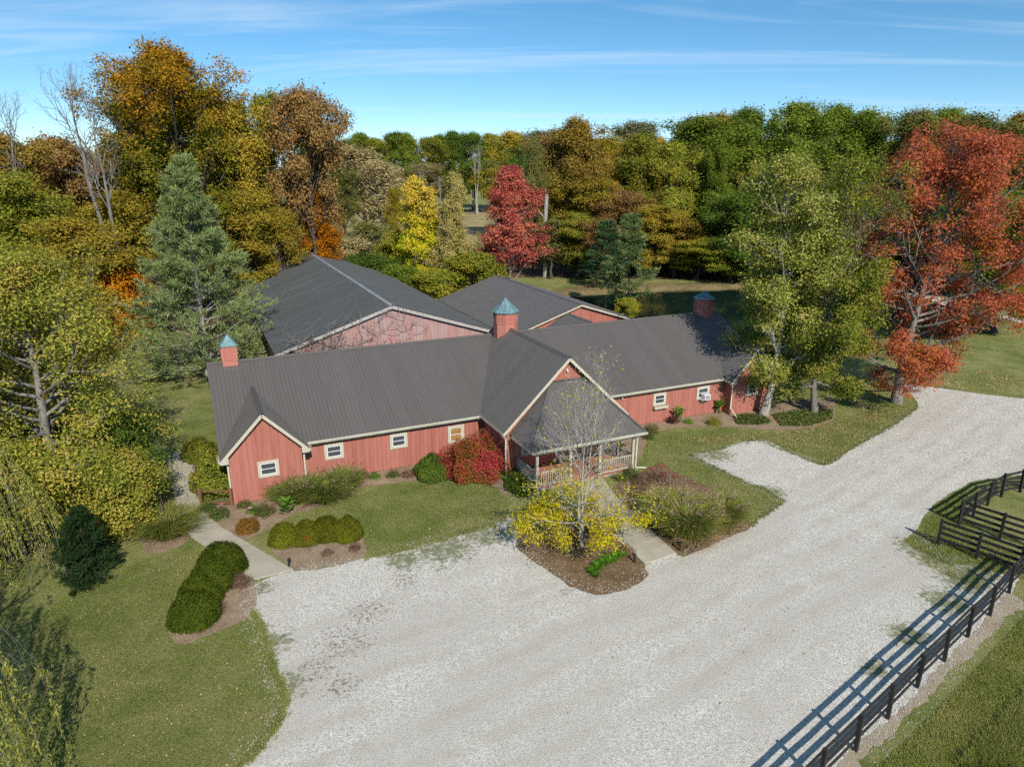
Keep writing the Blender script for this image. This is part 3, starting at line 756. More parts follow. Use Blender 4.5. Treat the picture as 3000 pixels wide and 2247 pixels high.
# porch: slab, floor boards, posts, beam, rails
MB().box(16.2, 23.3, -6.5, -3.62, 0, .10).obj('porch_slab', m_conc, stable)
x = 16.22
while x < 23.2:
    MB().box(x, x + .138, -6.48, -3.64, .101, .125).obj('floor_board', m_porchfloor, stable); x += .142
MB().box(16.1, 23.4, -6.55, -3.64, 2.36, 2.39).obj('porch_ceiling', m_cream, stable)
MB().box(16.3, 23.15, -6.38, -6.22, 2.14, 2.36).obj('beam', m_cream, stable)
for u in (16.45, 18.63, 20.63, 22.97):
    MB().box(u - .075, u + .075, -6.375, -6.225, .126, 2.14).box(u - .1, u + .1, -6.4, -6.2, .126, .24).obj('post', m_cream, stable)
def railing(parent, a, b, z0=.22, z1=1.0, gap=.14, dia=.04, mat=None):
    mat = mat or m_cream
    a = Vector(a); b = Vector(b); t = b - a; n = int(t.length / gap)
    r = MB().bar(a + Vector((0, 0, z1)), b + Vector((0, 0, z1)), .09, .045).obj('railing', mat, parent)
    MB().bar(a + Vector((0, 0, z0)), b + Vector((0, 0, z0)), .06, .07).obj('bottom_rail', mat, r)
    me = MB().box(-dia/2, dia/2, -dia/2, dia/2, z0 + .03, z1 - .02).mesh('baluster', mat)
    for i in range(n):
        p = a + t * ((i + .5) / n); o = obj('baluster', me, r); o.location = (p.x, p.y, 0)
railing(stable, (20.72, -6.3, 0), (22.88, -6.3, 0))
railing(stable, (16.54, -6.3, 0), (18.54, -6.3, 0))
railing(stable, (22.97, -6.2, 0), (22.97, -4.6, 0))
railing(stable, (16.45, -6.2, 0), (16.45, -3.7, 0))
d = MB().box(19.15, 20.15, -3.66, -3.625, .13, 2.15).obj('door', m_cedar, stable)
MB().box(19.03, 19.15, -3.67, -3.62, .13, 2.27).box(20.15, 20.27, -3.67, -3.62, .13, 2.27).box(19.15, 20.15, -3.67, -3.62, 2.15, 2.27).obj('door_frame', m_cream, d)
MB().box(19.35, 19.95, -3.672, -3.66, 1.2, 1.95).obj('pane', m_glass, d)
MB().lathe([(.03, -.02), (.035, .02)], 8).obj('handle', m_dark, d, (20.05, -3.70, 1.05))
window(stable, 16.7, 17.8, 1.0, 2.15, -3.60)
window(stable, 21.4, 22.5, 1.0, 2.15, -3.60)
# windows of the front
window(stable, 1.85, 2.98, 1.27, 2.25, -.93)
window(stable, 5.65, 6.77, 1.30, 2.27, 0)
window(stable, 9.57, 10.67, 1.31, 2.28, 0)
window(stable, 13.30, 14.40, 1.0, 2.22, 0, pane=m_shade)
wb = window(stable, 28.92, 30.04, 1.31, 2.25, 0)
MB().box(28.90, 30.08, -.30, -.07, 1.18, 1.20).box(28.90, 30.08, -.32, -.30, 1.12, 1.34).box(28.90, 28.93, -.30, -.07, 1.12, 1.34).box(30.05, 30.08, -.30, -.07, 1.12, 1.34).obj('flower_box', m_cream, wb)
wa = window(stable, 32.80, 33.98, 1.24, 2.24, 0)
MB().bar((33.1, -.07, 1.02), (33.1, -.45, 1.27), .04, .05).bar((33.7, -.07, 1.02), (33.7, -.45, 1.27), .04, .05).box(33.0, 33.8, -.09, -.07, .98, 1.06).box(33.02, 33.82, -.47, -.07, 1.28, 1.305).obj('bracket', m_cream, wa)
window(stable, 36.75, 37.85, 1.27, 2.25, -.93)
MB().box(24.15, 24.35, -.036, -.03, 0.1, 2.6).obj('corner_board', m_cream, stable)
# cupolas
cupola(stable, 1.36, 6.3, 5.7, 6.42, 7.28, 7.92, .62, 4, math.pi / 4, True)
cupola(stable, 19.72, 5.35, 6.0, 7.30, 8.02, 8.95, .86, 8, math.pi / 8, True)
cupola(stable, 38.1, 6.3, 5.7, 6.62, 7.42, 8.0, .80, 6, math.pi / 3 + .25, True)
MB().box(.75, 1.97, 5.62, 5.70, 5.90, 5.925).obj('flashing', m_ridgeold, stable)
for u, v, z in ((19.75, -3.70, 6.1), (26.2, -.12, 2.38)):
    MB().box(u - .05, u + .05, v, v + .09, z - .03, z + .06).lathe([(.04, z - .14), (.075, z - .03)], 8, u, v - .03).obj('flood_light', m_white, stable)
ac = empty('air_conditioner', tuple(bw(33.42, -.3)) + (1.306,), PHI)
tag(ac, 'white box air conditioner in the window nearest the tree trunk, resting on a bracket', 'air conditioner')
MB().box(-.26, .28, -.26, .19, 0, .40).obj('casing', m_white, ac)
MB().box(-.19, .21, -.268, -.261, .06, .34).obj('grille', simple('grey_grille', (.28, .29, .3), .6), ac)
gm = empty('gas_meter', tuple(bw(24.75, -.45)) + (0,), PHI)
tag(gm, 'small grey gas meter with pipes against the red wall beside the porch', 'meter')
m_grey = simple('meter_grey', (.42, .44, .46), .5)
MB().box(-.13, .13, -.1, .1, .45, .75).obj('meter_body', m_grey, gm)
MB().tube([(-.2, 0, 0), (-.2, 0, .95), (0, 0, .95), (0, 0, .72)], .025).tube([(.09, 0, .75), (.09, 0, .9), (.22, 0, .9), (.22, .3, .9)], .025).obj('pipe', m_grey, gm)

# ------------------------------------------------------------------ the riding arena behind
arena = empty('arena_building', (BX, BY, 0), PHI)
tag(arena, 'huge riding arena with weathered dark grey roof and peeling red gable behind the stable', 'building')
AV0, AV1, AC, AZR, AZE, AU0, AU1 = 14.0, 63.0, 13.85, 7.42, 4.42, 4.75, 22.95
MB().prism([(AU0 + .5, AV0 + .32, 0), (AU1 - .5, AV0 + .32, 0), (AU1 - .5, AV0 + .32, AZE), (AC, AV0 + .32, AZR - .18), (AU0 + .5, AV0 + .32, AZE)], (0, AV1 - AV0 - .6, 0)).obj('wall', m_redold, arena)
at_ = lambda x: min(AZE + .04 + .327 * x, AZE + .04 + .327 * (17.2 - x)) 
planks(arena, (AU0 + .5, AV0 + .30, 0), (1, 0, 0), 17.2, at_, m_redold, w=.3, seed=21)
gable_roof(arena, AU0, AU1, AZE, AC, AZR, AV0, AV1, m_roofold, m_ridgeold, nr=6, pitch=.2, rib=.016)
rakes(arena, AU0, AU1, AZE, AC, AZR, AV0, m_rake, .24, .16)

# ------------------------------------------------------------------ the brown-roofed barn and its link
barn = empty('barn_building', (BX, BY, 0), PHI)
tag(barn, 'red barn with smooth dark brown ribbed roof between the arena and the pond', 'building')
QV0, QV1, QC, QZR, QZE, QU0, QU1 = 16.0, 36.0, 32.15, 5.70, 3.35, 24.9, 39.4
MB().prism([(QU0 + .4, QV0 + .32, 0), (QU1 - .4, QV0 + .32, 0), (QU1 - .4, QV0 + .32, QZE), (QC, QV0 + .32, QZR - .17), (QU0 + .4, QV0 + .32, QZE)], (0, QV1 - QV0 - .6, 0)).obj('wall', m_red, barn)
bt_ = lambda x: min(QZE + .04 + .322 * x, QZE + .04 + .322 * (13.7 - x))
planks(barn, (QU0 + .4, QV0 + .30, 0), (1, 0, 0), 13.7, bt_, m_red, w=.28, seed=31, z0=1.5)
gable_roof(barn, QU0, QU1, QZE, QC, QZR, QV0, QV1, m_roofbarn, rib=.022)
rakes(barn, QU0, QU1, QZE, QC, QZR, QV0, m_cream, .16, .13)
gable_roof(barn, 27.9, 33.7, 3.45, 30.8, 4.98, 8.6, 16.25, m_roofbarn)

# ------------------------------------------------------------------ plant generators
def nrm(a): return a / np.maximum(np.linalg.norm(a, axis=-1, keepdims=True), 1e-9)
def tubes(P, R, sides):
    """P: M x K x 3 polylines, R: M x K radii -> vertices, quads."""
    M, K, _ = P.shape
    T = np.empty_like(P); T[:, 1:-1] = P[:, 2:] - P[:, :-2]; T[:, 0] = P[:, 1] - P[:, 0]; T[:, -1] = P[:, -1] - P[:, -2]
    T = nrm(T)
    A = nrm(np.cross(T, np.array([0.31, 0.83, 0.47]))); B = np.cross(T, A)
    q = np.arange(sides) * 2 * np.pi / sides
    V = P[:, :, None, :] + R[:, :, None, None] * (np.cos(q)[None, None, :, None] * A[:, :, None, :] + np.sin(q)[None, None, :, None] * B[:, :, None, :])
    idx = np.arange(M * K * sides).reshape(M, K, sides)
    nxt = np.roll(idx, -1, axis=2)
    F = np.stack([idx[:, :-1], nxt[:, :-1], nxt[:, 1:], idx[:, 1:]], -1).reshape(-1, 4)
    return V.reshape(-1, 3), F
def joinq(parts):
    vs, fs, b = [], [], 0
    for v, f in parts:
        vs.append(v); fs.append(f + b); b += len(v)
    return np.concatenate(vs), np.concatenate(fs)
def sprout(rng, P, Ln, R, n, s0, s1, a0, a1, lf, K, up, wig, rf=0.6, taper=0.6, flat=0.0):
    """n children on each parent polyline."""
    M, Kp, _ = P.shape
    idx = np.repeat(np.arange(M), n)
    s = s0 + (s1 - s0) * ((np.tile(np.arange(n), M) + rng.random(M * n)) / n)
    x = s * (Kp - 1); i = np.minimum(x.astype(int), Kp - 2); f = (x - i)[:, None]
    p = P[idx, i] * (1 - f) + P[idx, i + 1] * f
    tn = nrm(P[idx, i + 1] - P[idx, i])
    r0 = (R[idx, i] * (1 - f[:, 0]) + R[idx, i + 1] * f[:, 0]) * rf
    rv = rng.normal(size=(M * n, 3)); rv[:, 2] *= (1 - flat)
    pr = nrm(rv - (rv * tn).sum(1, keepdims=True) * tn)
    a = np.radians(a0 + (a1 - a0) * rng.random(M * n))[:, None]
    d = np.cos(a) * tn + np.sin(a) * pr
    L = Ln[idx] * lf * (1 - taper * (s - s0)) * rng.uniform(0.65, 1.2, M * n)
    return walkout(rng, p, d, L, r0, K, up, wig)
def walkout(rng, p, d, L, r0, K, up, wig):
    out = [p]; d = nrm(d)
    for k in range(K - 1):
        d = nrm(d + np.array([0, 0, 1.0]) * up + rng.normal(size=d.shape) * wig)
        p = p + d * (L / (K - 1))[:, None]; out.append(p)
    Q = np.stack(out, 1)
    Rr = r0[:, None] * np.linspace(1, 0.28, K)[None]
    return Q, L, Rr
def leaves(rng, P, size, out=None, upb=0.6, aspect=0.62, droop=0.15, fold=0.12):
    """Kite-shaped leaves at points P."""
    N = len(P)
    nr = rng.normal(size=(N, 3)) * 0.75 + np.array([0, 0, upb])
    if out is not None: nr = nr * 0.8 + out * 0.9
    nr = nrm(nr)
    a = rng.normal(size=(N, 3)); a[:, 2] -= droop
    a = nrm(a - (a * nr).sum(1, keepdims=True) * nr); b = np.cross(nr, a)
    s = size * rng.uniform(0.5, 1.4, N)[:, None]
    v = np.stack([P - a * s * 0.5, P + b * s * 0.5 * aspect - nr * s * fold + a * s * 0.05, P + a * s * 0.5, P - b * s * 0.5 * aspect - nr * s * fold + a * s * 0.05], 1)
    return v.reshape(-1, 3), np.arange(N * 4).reshape(N, 4)
def deciduous(name, seed, H, R, base=0.18, trunk_r=0.28, n_main=26, sub=6, twig=4, nleaf=30000, leaf=0.3, clump=0.5, shape='round', stems=1,
              up=0.10, keep=None, offset=(0, 0), sides0=8, twigs_mesh=True, a_low=75, a_high=25, leaf_upb=0.6, tw_r=1.0, gap=0.0, aspect=0.62, flat=0.7):
    """Trunk, limbs and a crown of leaf-sized faces.  Returns (wood mesh, leaf mesh)."""
    rng = np.random.default_rng(seed)
    off = np.array([offset[0], offset[1], 0.0])
    wood = []; mains = []
    K0 = 9
    for st in range(stems):
        t = np.linspace(0, 1, K0)
        hh = H * (0.96 if st == 0 else rng.uniform(0.75, 0.95))
        lean = off * 0.9 + (rng.normal(size=3) * [0.05, 0.05, 0] * hh if stems == 1 else np.array([math.cos(st * 2.4), math.sin(st * 2.4), 0]) * hh * 0.09)
        T = np.stack([lean[0] * t ** 1.6, lean[1] * t ** 1.6, hh * t], 1)
        T[1:] += np.cumsum(rng.normal(size=(K0 - 1, 3)) * [hh * 0.009, hh * 0.009, 0], 0)
        if stems > 1: T[0] = [math.cos(st * 2.4) * trunk_r * .5, math.sin(st * 2.4) * trunk_r * .5, -0.1]
        else: T[0, 2] = -0.1
        rr = trunk_r * (0.75 if stems > 1 else 1) * (np.linspace(1, 0.0, K0) ** 0.85 * 0.95 + 0.05); rr[0] *= 1.45
        wood.append(tubes(T[None], rr[None], sides0))
        m = max(3, n_main // stems)
        hs = base + (0.97 - base) * ((np.arange(m) + rng.random(m)) / m) ** 0.9
        x = hs * (K0 - 1); i = np.minimum(x.astype(int), K0 - 2); f = (x - i)[:, None]
        p = T[i] * (1 - f) + T[i + 1] * f; r0 = (rr[i] * (1 - f[:, 0]) + rr[i + 1] * f[:, 0]) * 0.55
        rel = (hs - base) / (1 - base)
        if shape == 'round': env = np.sqrt(np.maximum(0.05, 1 - (2 * rel ** 0.9 - 0.85) ** 2 * 0.85))
        elif shape == 'cone': env = (1 - rel) ** 0.75 * 0.95 + 0.12
        elif shape == 'flame': env = (1 - rel) ** 1.05 + 0.07
        elif shape == 'oval': env = np.sqrt(np.maximum(0.06, 1 - (2 * rel - 0.8) ** 2 * 0.75)) * 0.95
        elif shape == 'vase': env = 0.45 + 0.6 * rel
        else: env = 0.9 * np.ones(m)
        az = st * 1.3 + np.arange(m) * 2.39996 + rng.normal(size=m) * 0.35
        el = np.radians(90 - (a_low + (a_high - a_low) * rel)) + rng.normal(size=m) * 0.12
        d = np.stack([np.cos(az) * np.cos(el), np.sin(az) * np.cos(el), np.sin(el)], 1)
        L = R * env * rng.uniform(0.6, 1.25, m) / np.maximum(0.55, np.cos(el))
        L = np.minimum(L, (H - p[:, 2]) / np.maximum(0.25, np.sin(el + 0.35)) * 1.05 + R * 0.15)
        mains.append(walkout(rng, p, d + nrm(off + 1e-9) * (0.25 if abs(off).sum() > 0 else 0), L * 0.82, r0, 6, up, 0.10))
    MP = np.concatenate([a[0] for a in mains]); ML = np.concatenate([a[1] for a in mains]); MR = np.concatenate([a[2] for a in mains])
    wood.append(tubes(MP, MR, 5))
    SP, SLn, SR = sprout(rng, MP, ML, MR, sub, 0.22, 1.0, 28, 60, 0.48, 5, up * 0.8, 0.14)
    wood.append(tubes(SP, SR * tw_r, 4))
    TP, TL, TR = sprout(rng, SP, SLn, SR, twig, 0.25, 1.0, 25, 60, 0.5, 4, up * 0.6, 0.16)
    if twigs_mesh: wood.append(tubes(TP, np.maximum(TR * tw_r, 0.006), 3))
    Vw, Fw = joinq(wood)
    me_w = mesh_np(name + '_wood', Vw, Fw, True)
    pts = np.concatenate([TP[:, -1], TP[:, -2], SP[:, -1]])
    if gap > 0:   # leave some sprays bare so that the sky shows through
        ph = rng.random(3) * 9
        fq = 26.0 / max(H, 9.0)
        g = np.sin(pts[:, 0] * fq + ph[0] + np.sin(pts[:, 2] * fq * .5)) * np.sin(pts[:, 1] * fq + ph[1]) + np.sin(pts[:, 2] * fq * 1.3 + ph[2] + pts[:, 0] * .9) * .45
        pts = pts[g < np.quantile(g, 1 - gap)]
    per = rng.gamma(1.4, 0.7, len(pts)); per = np.maximum(0, per / per.sum() * nleaf).astype(int)
    C = np.repeat(pts, per, 0)
    P = C + rng.normal(size=C.shape) * [clump, clump, clump * flat]
    if keep is not None:
        kk = rng.random(len(P)) < keep(P, rng); P = P[kk]; C = C[kk]
    kk = P[:, 2] > 0.15; P = P[kk]; C = C[kk]
    o = nrm(nrm(P - C + [0, 0, clump * .35]) * 0.9 + nrm(P - np.array([off[0] * 0.5, off[1] * 0.5, H * 0.45])) * 0.6)
    Vl, Fl = leaves(rng, P, leaf, o, leaf_upb, aspect)
    me_l = mesh_np(name + '_leaves', Vl, Fl)
    if len(P) > 50: DIM[me_l.name] = (float(np.quantile(P[:, 2], .998)), float(np.quantile(np.hypot(P[:, 0] - off[0] * .6, P[:, 1] - off[1] * .6), .965)))
    return me_w, me_l
DIM = {}
def pine(name, seed, H, R, base=0.08, tiers=26, per=6, nneedle=40000, nl=0.30, trunk_r=0.25, droop=0.0, gapd=0.0, clump=0.30, blunt=0.8, nw=0.16):
    rng = np.random.default_rng(seed)
    K0 = 8; t = np.linspace(0, 1, K0)
    T = np.stack([np.cumsum(rng.normal(size=K0)) * 0.05, np.cumsum(rng.normal(size=K0)) * 0.05, H * t], 1)
    rr = trunk_r * (1 - t * 0.93)
    wood = [tubes(T[None], rr[None], 7)]
    m = tiers * per
    hs = base + (0.985 - base) * (np.repeat(np.arange(tiers), per) + rng.random(m) * 0.35) / tiers
    x = hs * (K0 - 1); i = np.minimum(x.astype(int), K0 - 2); f = (x - i)[:, None]
    p = T[i] * (1 - f) + T[i + 1] * f
    rel = (hs - base) / (1 - base)
    L = R * ((1 - rel) ** blunt * 0.95 + 0.07) * np.minimum(1, 0.80 + rel * 1.6) * rng.uniform(0.78, 1.12, m)
    az = rng.random(m) * 2 * np.pi
    el = np.radians(-droop + 6 + 38 * rel) + rng.normal(size=m) * 0.10
    d = np.stack([np.cos(az) * np.cos(el), np.sin(az) * np.cos(el), np.sin(el)], 1)
    MP, ML, MR = walkout(rng, p, d, L, trunk_r * 0.26 * (1 - rel * 0.7), 6, 0.05 - droop * 0.002, 0.05)
    wood.append(tubes(MP, MR, 4))
    SP, SLn, SR = sprout(rng, MP, ML, MR, 7, 0.25, 1.0, 30, 60, 0.42, 4, 0.04, 0.08, flat=0.65)
    wood.append(tubes(SP, np.maximum(SR, 0.008), 3))
    V, F = joinq(wood); me_w = mesh_np(name + '_wood', V, F, True)
    # needles: bundles that point outwards along the sprays
    n = len(SP); s = rng.random(nneedle) ** 0.7; k = rng.integers(0, n, nneedle)
    if gapd > 0:
        wgt = rng.random(n) < (1 - gapd); k = k[wgt[k]]; s = s[:len(k)]
    x = s * 3; i = np.minimum(x.astype(int), 2); f = (x - i)[:, None]
    P = SP[k, i] * (1 - f) + SP[k, i + 1] * f; tn = nrm(SP[k, i + 1] - SP[k, i])
    P = P + rng.normal(size=P.shape) * [clump * .4, clump * .4, clump * .22]
    a = nrm(tn * 0.9 + rng.normal(size=P.shape) * 0.55 + [0, 0, 0.25])
    nr = nrm(np.cross(a, rng.normal(size=P.shape))); b = np.cross(nr, a)
    sz = nl * rng.uniform(0.6, 1.3, len(P))[:, None]
    v = np.stack([P, P + a * sz * .55 + b * sz * nw, P + a * sz, P + a * sz * .55 - b * sz * nw], 1).reshape(-1, 3)
    me_l = mesh_np(name + '_needles', v, np.arange(len(v)).reshape(-1, 4))
    DIM[me_l.name] = (float(v[:, 2].max()), float(np.quantile(np.hypot(P[:, 0], P[:, 1]), .97)))
    return me_w, me_l
def tree(name, meshes, loc, mats, label, cat='tree', group=None, rz=0.0, s=(1, 1, 1), parts=('trunk', 'crown')):
    r = empty(name, (loc[0], loc[1], loc[2] if len(loc) > 2 else 0.0), rz)
    r.scale = s
    tag(r, label, cat, group)
    for me, m, pn in zip(meshes, mats, parts):
        if me is None: continue
        o = bpy.data.objects.new(pn, me)
        if not me.materials: me.materials.append(m)
        link(o, r)
        o.material_slots[0].link = 'OBJECT'; o.material_slots[0].material = m
    return r
def blades(rng, n, rad, h, spread, width, K=5, curl=1.0, base_rad=None):
    """Arching grass blades."""
    br = base_rad if base_rad is not None else rad * 0.3
    az = rng.random(n) * 2 * np.pi; q = np.sqrt(rng.random(n))
    p = np.stack([np.cos(az) * q * br, np.sin(az) * q * br, np.zeros(n)], 1)
    az2 = az + rng.normal(size=n) * 0.5
    o = np.stack([np.cos(az2), np.sin(az2), np.zeros(n)], 1)
    hh = h * rng.uniform(0.55, 1.1, n)[:, None]; sp = (spread * (0.25 + q) * rng.uniform(0.5, 1.2, n))[:, None]
    t = np.linspace(0, 1, K)[None, :, None]
    C = p[:, None] + o[:, None] * sp[:, None] * t ** (1.6) + np.array([0, 0, 1.0]) * hh[:, None] * (t * (1 + 0.35 * curl) - 0.55 * curl * t ** 2.6)
    sd = np.cross(o, [0, 0, 1.0]) + rng.normal(size=(n, 3)) * 0.4; sd = nrm(sd)[:, None]
    w = width * np.array([0.7, 1, 0.9, 0.6, 0.08] if K == 5 else np.linspace(1, .1, K))[None, :, None] * rng.uniform(.7, 1.3, n)[:, None, None]
    V = np.stack([C - sd * w * .5, C + sd * w * .5], 2).reshape(-1, 3)
    idx = np.arange(n * K * 2).reshape(n, K, 2)
    F = np.stack([idx[:, :-1, 0], idx[:, :-1, 1], idx[:, 1:, 1], idx[:, 1:, 0]], -1).reshape(-1, 4)
    return V, F, C[:, -1], nrm(C[:, -1] - C[:, -2])
def grass_clump(name, seed, n, rad, h, spread, width=0.02, curl=1.0, plumes=0, pl=0.3, base_rad=None):
    rng = np.random.default_rng(seed)
    V, F, tip, td = blades(rng, n, rad, h, spread, width, 5, curl, base_rad)
    me = mesh_np(name + '_blades', V, F)
    mp = None
    if plumes:
        Vs, Fs, tip, td = blades(rng, plumes, rad, h * 1.22, spread * 0.75, 0.010, 5, 0.35, base_rad)
        s = np.repeat(tip, 9, 0) - np.repeat(td, 9, 0) * rng.random((plumes * 9, 1)) * pl
        a = nrm(np.repeat(td, 9, 0) + rng.normal(size=s.shape) * 0.35); b = nrm(np.cross(a, rng.normal(size=s.shape)))
        L = pl * 0.42
        v = np.stack([s, s + a * L * .5 + b * .018, s + a * L, s + a * L * .5 - b * .018], 1).reshape(-1, 3)
        Vp, Fp = joinq([(Vs, Fs), (v, np.arange(len(v)).reshape(-1, 4))])
        mp = mesh_np(name + '_plumes', Vp, Fp)
    return me, mp
def bush(name, seed, rx, ry, rz, n, leaf, lump=0.25, fill=0.35, stems=24, low=0.0, aspect=0.6, upb=0.4):
    """Rounded shrub: leaves through and on an uneven ellipsoid, with stems inside."""
    rng = np.random.default_rng(seed)
    d = nrm(rng.normal(size=(n, 3))); d[:, 2] = np.abs(d[:, 2]) * (1 - low) + d[:, 2] * low
    ph = rng.random(6) * 6
    bump_ = 1 + lump * (np.sin(d[:, 0] * 5 + ph[0]) * np.sin(d[:, 1] * 5 + ph[1]) + 0.6 * np.sin(d[:, 2] * 7 + d[:, 0] * 4 + ph[2]) * np.sin(d[:, 1] * 8 + ph[3]))
    r = (1 - fill * rng.random(n) ** 2.0) * bump_ + rng.normal(size=n) * 0.035
    P = d * r[:, None] * [rx, ry, rz]; P[:, 2] += rz * 0.06 if low == 0 else rz * .75
    P = P[P[:, 2] > 0.02]
    V, F = leaves(rng, P, leaf, nrm(P) * 1.1, upb, aspect)
    st = nrm(np.stack([rng.normal(size=stems), rng.normal(size=stems), np.abs(rng.normal(size=stems)) + 0.9], 1))
    Q, L, Rr = walkout(rng, np.stack([rng.normal(size=stems) * rx * .12, rng.normal(size=stems) * ry * .12, np.zeros(stems)], 1), st, np.full(stems, rz * 0.85), np.full(stems, 0.014), 5, 0.05, 0.1)
    Vs, Fs = tubes(Q, Rr, 4)
    return mesh_np(name + '_stems', Vs, Fs, True), mesh_np(name + '_leaves', V, F)

# ------------------------------------------------------------------ plant materials
def mat_bark(name, a, b, sc_=6.0):
    t = MT(name); p = t.objc()
    f = t.noise(t.scale(p, (sc_, sc_, sc_ * 0.25)), 1.0, 6, 0.7)
    c = t.ramp(f, [(0.32, a), (0.68, b)])
    return t.pbr(c, 0.9, t.bump(f, 0.6, 0.03), spec=0.15)
b_dark = mat_bark('dark_bark', (0.045, 0.035, 0.028), (0.13, 0.105, 0.085))
b_grey = mat_bark('grey_bark', (0.12, 0.105, 0.09), (0.30, 0.28, 0.25))
b_pale = mat_bark('pale_bark', (0.22, 0.20, 0.17), (0.50, 0.47, 0.42), 4.0)
b_brown = mat_bark('brown_twig', (0.09, 0.06, 0.04), (0.22, 0.16, 0.11))
L_ = {}
def lm(k, *cols, **kw): L_[k] = leafmat('foliage_' + k, [tuple(c) for c in cols], **kw)
lm('green', (.055, .092, .012), (.115, .155, .020), (.20, .215, .032))
lm('deep', (.036, .070, .012), (.075, .118, .018), (.13, .165, .028))
lm('olive', (.075, .085, .022), (.13, .13, .035), (.19, .17, .055))
lm('sage', (.075, .085, .040), (.12, .125, .06), (.18, .17, .09))
lm('goldgreen', (.065, .095, .014), (.14, .16, .022), (.24, .22, .03), (.27, .19, .03))
lm('gold', (.095, .095, .014), (.195, .165, .022), (.31, .23, .03), (.28, .15, .028))
lm('rust', (.085, .080, .016), (.17, .13, .025), (.26, .16, .032), (.25, .19, .04))
lm('brown', (.11, .07, .026), (.20, .12, .042), (.29, .18, .065))
lm('orange', (.22, .08, .008), (.38, .14, .010), (.42, .20, .015))
lm('tan', (.17, .14, .06), (.27, .22, .10), (.36, .29, .15))
lm('yellow', (.12, .16, .012), (.30, .28, .016), (.45, .33, .02), (.42, .22, .03))
lm('yelgreen', (.075, .105, .012), (.15, .165, .02), (.25, .23, .03), (.32, .22, .03))
lm('palegold', (.14, .15, .03), (.28, .25, .06), (.38, .30, .12), (.42, .30, .18))
lm('red', (.11, .022, .022), (.25, .050, .045), (.36, .10, .07), (.38, .19, .07))
lm('pine', (.060, .085, .028), (.125, .155, .055), (.20, .22, .085), trans=0.2)
lm('bluepine', (.022, .058, .024), (.045, .095, .038), (.07, .13, .05), trans=0.2)
lm('palepine', (.055, .095, .035), (.10, .14, .05), (.16, .18, .06), trans=0.2)

# ------------------------------------------------------------------ the trees one can pick out
walnut_keep = lambda P, r: np.clip(1.1 - (P[:, 2] - 11.0) * 0.12, 0.35, 1)
me = deciduous('walnut', 11, 14.0, 6.4, base=.03, trunk_r=.34, a_low=108, n_main=46, sub=7, twig=4, nleaf=100000, leaf=.16, clump=.44, shape='round', gap=.08, keep=walnut_keep, tw_r=1.3, leaf_upb=.9, aspect=.5)
L_['walnut'] = leafmat('foliage_walnut', [(.06, .085, .012), (.135, .15, .022), (.25, .225, .04), (.33, .20, .05)], nscale=.6, gain=1.9)
tree('walnut_tree', me, (-23.6, 33.4), (b_grey, L_['walnut']), 'large yellow-green leafy tree with bare grey limbs left of the concrete side path', rz=.6, s=(1, 1, 14.0 / DIM[me[1].name][0]))
tree('walnut_tree', me, (-31.0, 32.0), (b_grey, L_['walnut']), 'second yellow-green leafy tree, cut by the left border', rz=3.4, s=(.95, .95, 12.6 / DIM[me[1].name][0]))
tree('walnut_tree', me, (-30.5, 41.0), (b_grey, L_['walnut']), 'third yellow-green leafy tree, filling the gap towards the farm lane', rz=5.0, s=(.8, .8, 11.0 / DIM[me[1].name][0]))
me = deciduous('willow_frame', 12, 10.5, 4.6, base=.3, trunk_r=.4, n_main=16, sub=4, twig=2, nleaf=10, leaf=.1, shape='vase', up=.12, tw_r=1.1)
def willow_strands(seed, H, R, n, per):
    rng = np.random.default_rng(seed)
    az = rng.random(n) * 2 * np.pi; q = np.sqrt(rng.random(n)) * R * (1 + .25 * np.sin(az * 3))
    z0 = H * (1 - 0.38 * (q / R) ** 2) * rng.uniform(.72, 1.0, n)
    Ln = np.minimum(z0 - .5, rng.uniform(2.2, 6.0, n)); K = 7; t = np.linspace(0, 1, K)[None, :, None]
    o = np.stack([np.cos(az), np.sin(az), np.zeros(n)], 1)
    C = np.stack([np.cos(az) * q, np.sin(az) * q, z0], 1)[:, None] + o[:, None] * (.55 * t ** .6) - np.array([0, 0, 1.]) * Ln[:, None, None] * t ** 1.35
    C = C + np.cumsum(rng.normal(size=C.shape) * [.06, .06, .0], 1)
    V, F = tubes(C, np.full((n, K), .0045), 3)
    k = np.repeat(np.arange(n), per); s = rng.random(n * per); x = s * (K - 1); i = np.minimum(x.astype(int), K - 2); f = (x - i)[:, None]
    P = C[k, i] * (1 - f) + C[k, i + 1] * f + rng.normal(size=(n * per, 3)) * .05
    ph = (np.sin(az * 5 + 1) + rng.normal(size=n) * .4)[k]
    P = P[ph > -.55]
    a = nrm(np.array([0, 0, -1.]) + rng.normal(size=P.shape) * .4); b = nrm(np.cross(a, rng.normal(size=P.shape))); L = .15 * rng.uniform(.6, 1.3, len(P))[:, None]
    v = np.stack([P, P + a * L * .5 + b * .028, P + a * L, P + a * L * .5 - b * .028], 1).reshape(-1, 3)
    return (V, F), mesh_np('willow_leaves', v, np.arange(len(v)).reshape(-1, 4))
wf = me[0]; (wv, wfq), wl_ = willow_strands(13, 9.6, 4.5, 540, 95)
L_['willow'] = leafmat('foliage_willow', [(.09, .11, .02), (.19, .19, .035), (.30, .27, .07)], nscale=.8, gain=2.0)
wt = tree('willow_tree', (wf, wl_), (-18.7, 14.2), (b_grey, L_['willow']), 'weeping willow with long trailing yellow-green strands at the lawn edge')
obj('drooping_twigs', mesh_np('willow_twigs', wv, wfq, True, (b_pale,)), wt)
w2 = tree('willow_tree', (wf, wl_), (-24.2, 25.4), (b_grey, L_['willow']), 'further weeping willow, thinner and half hidden behind the small dark spruce', rz=2.1, s=(.85, .85, .95))
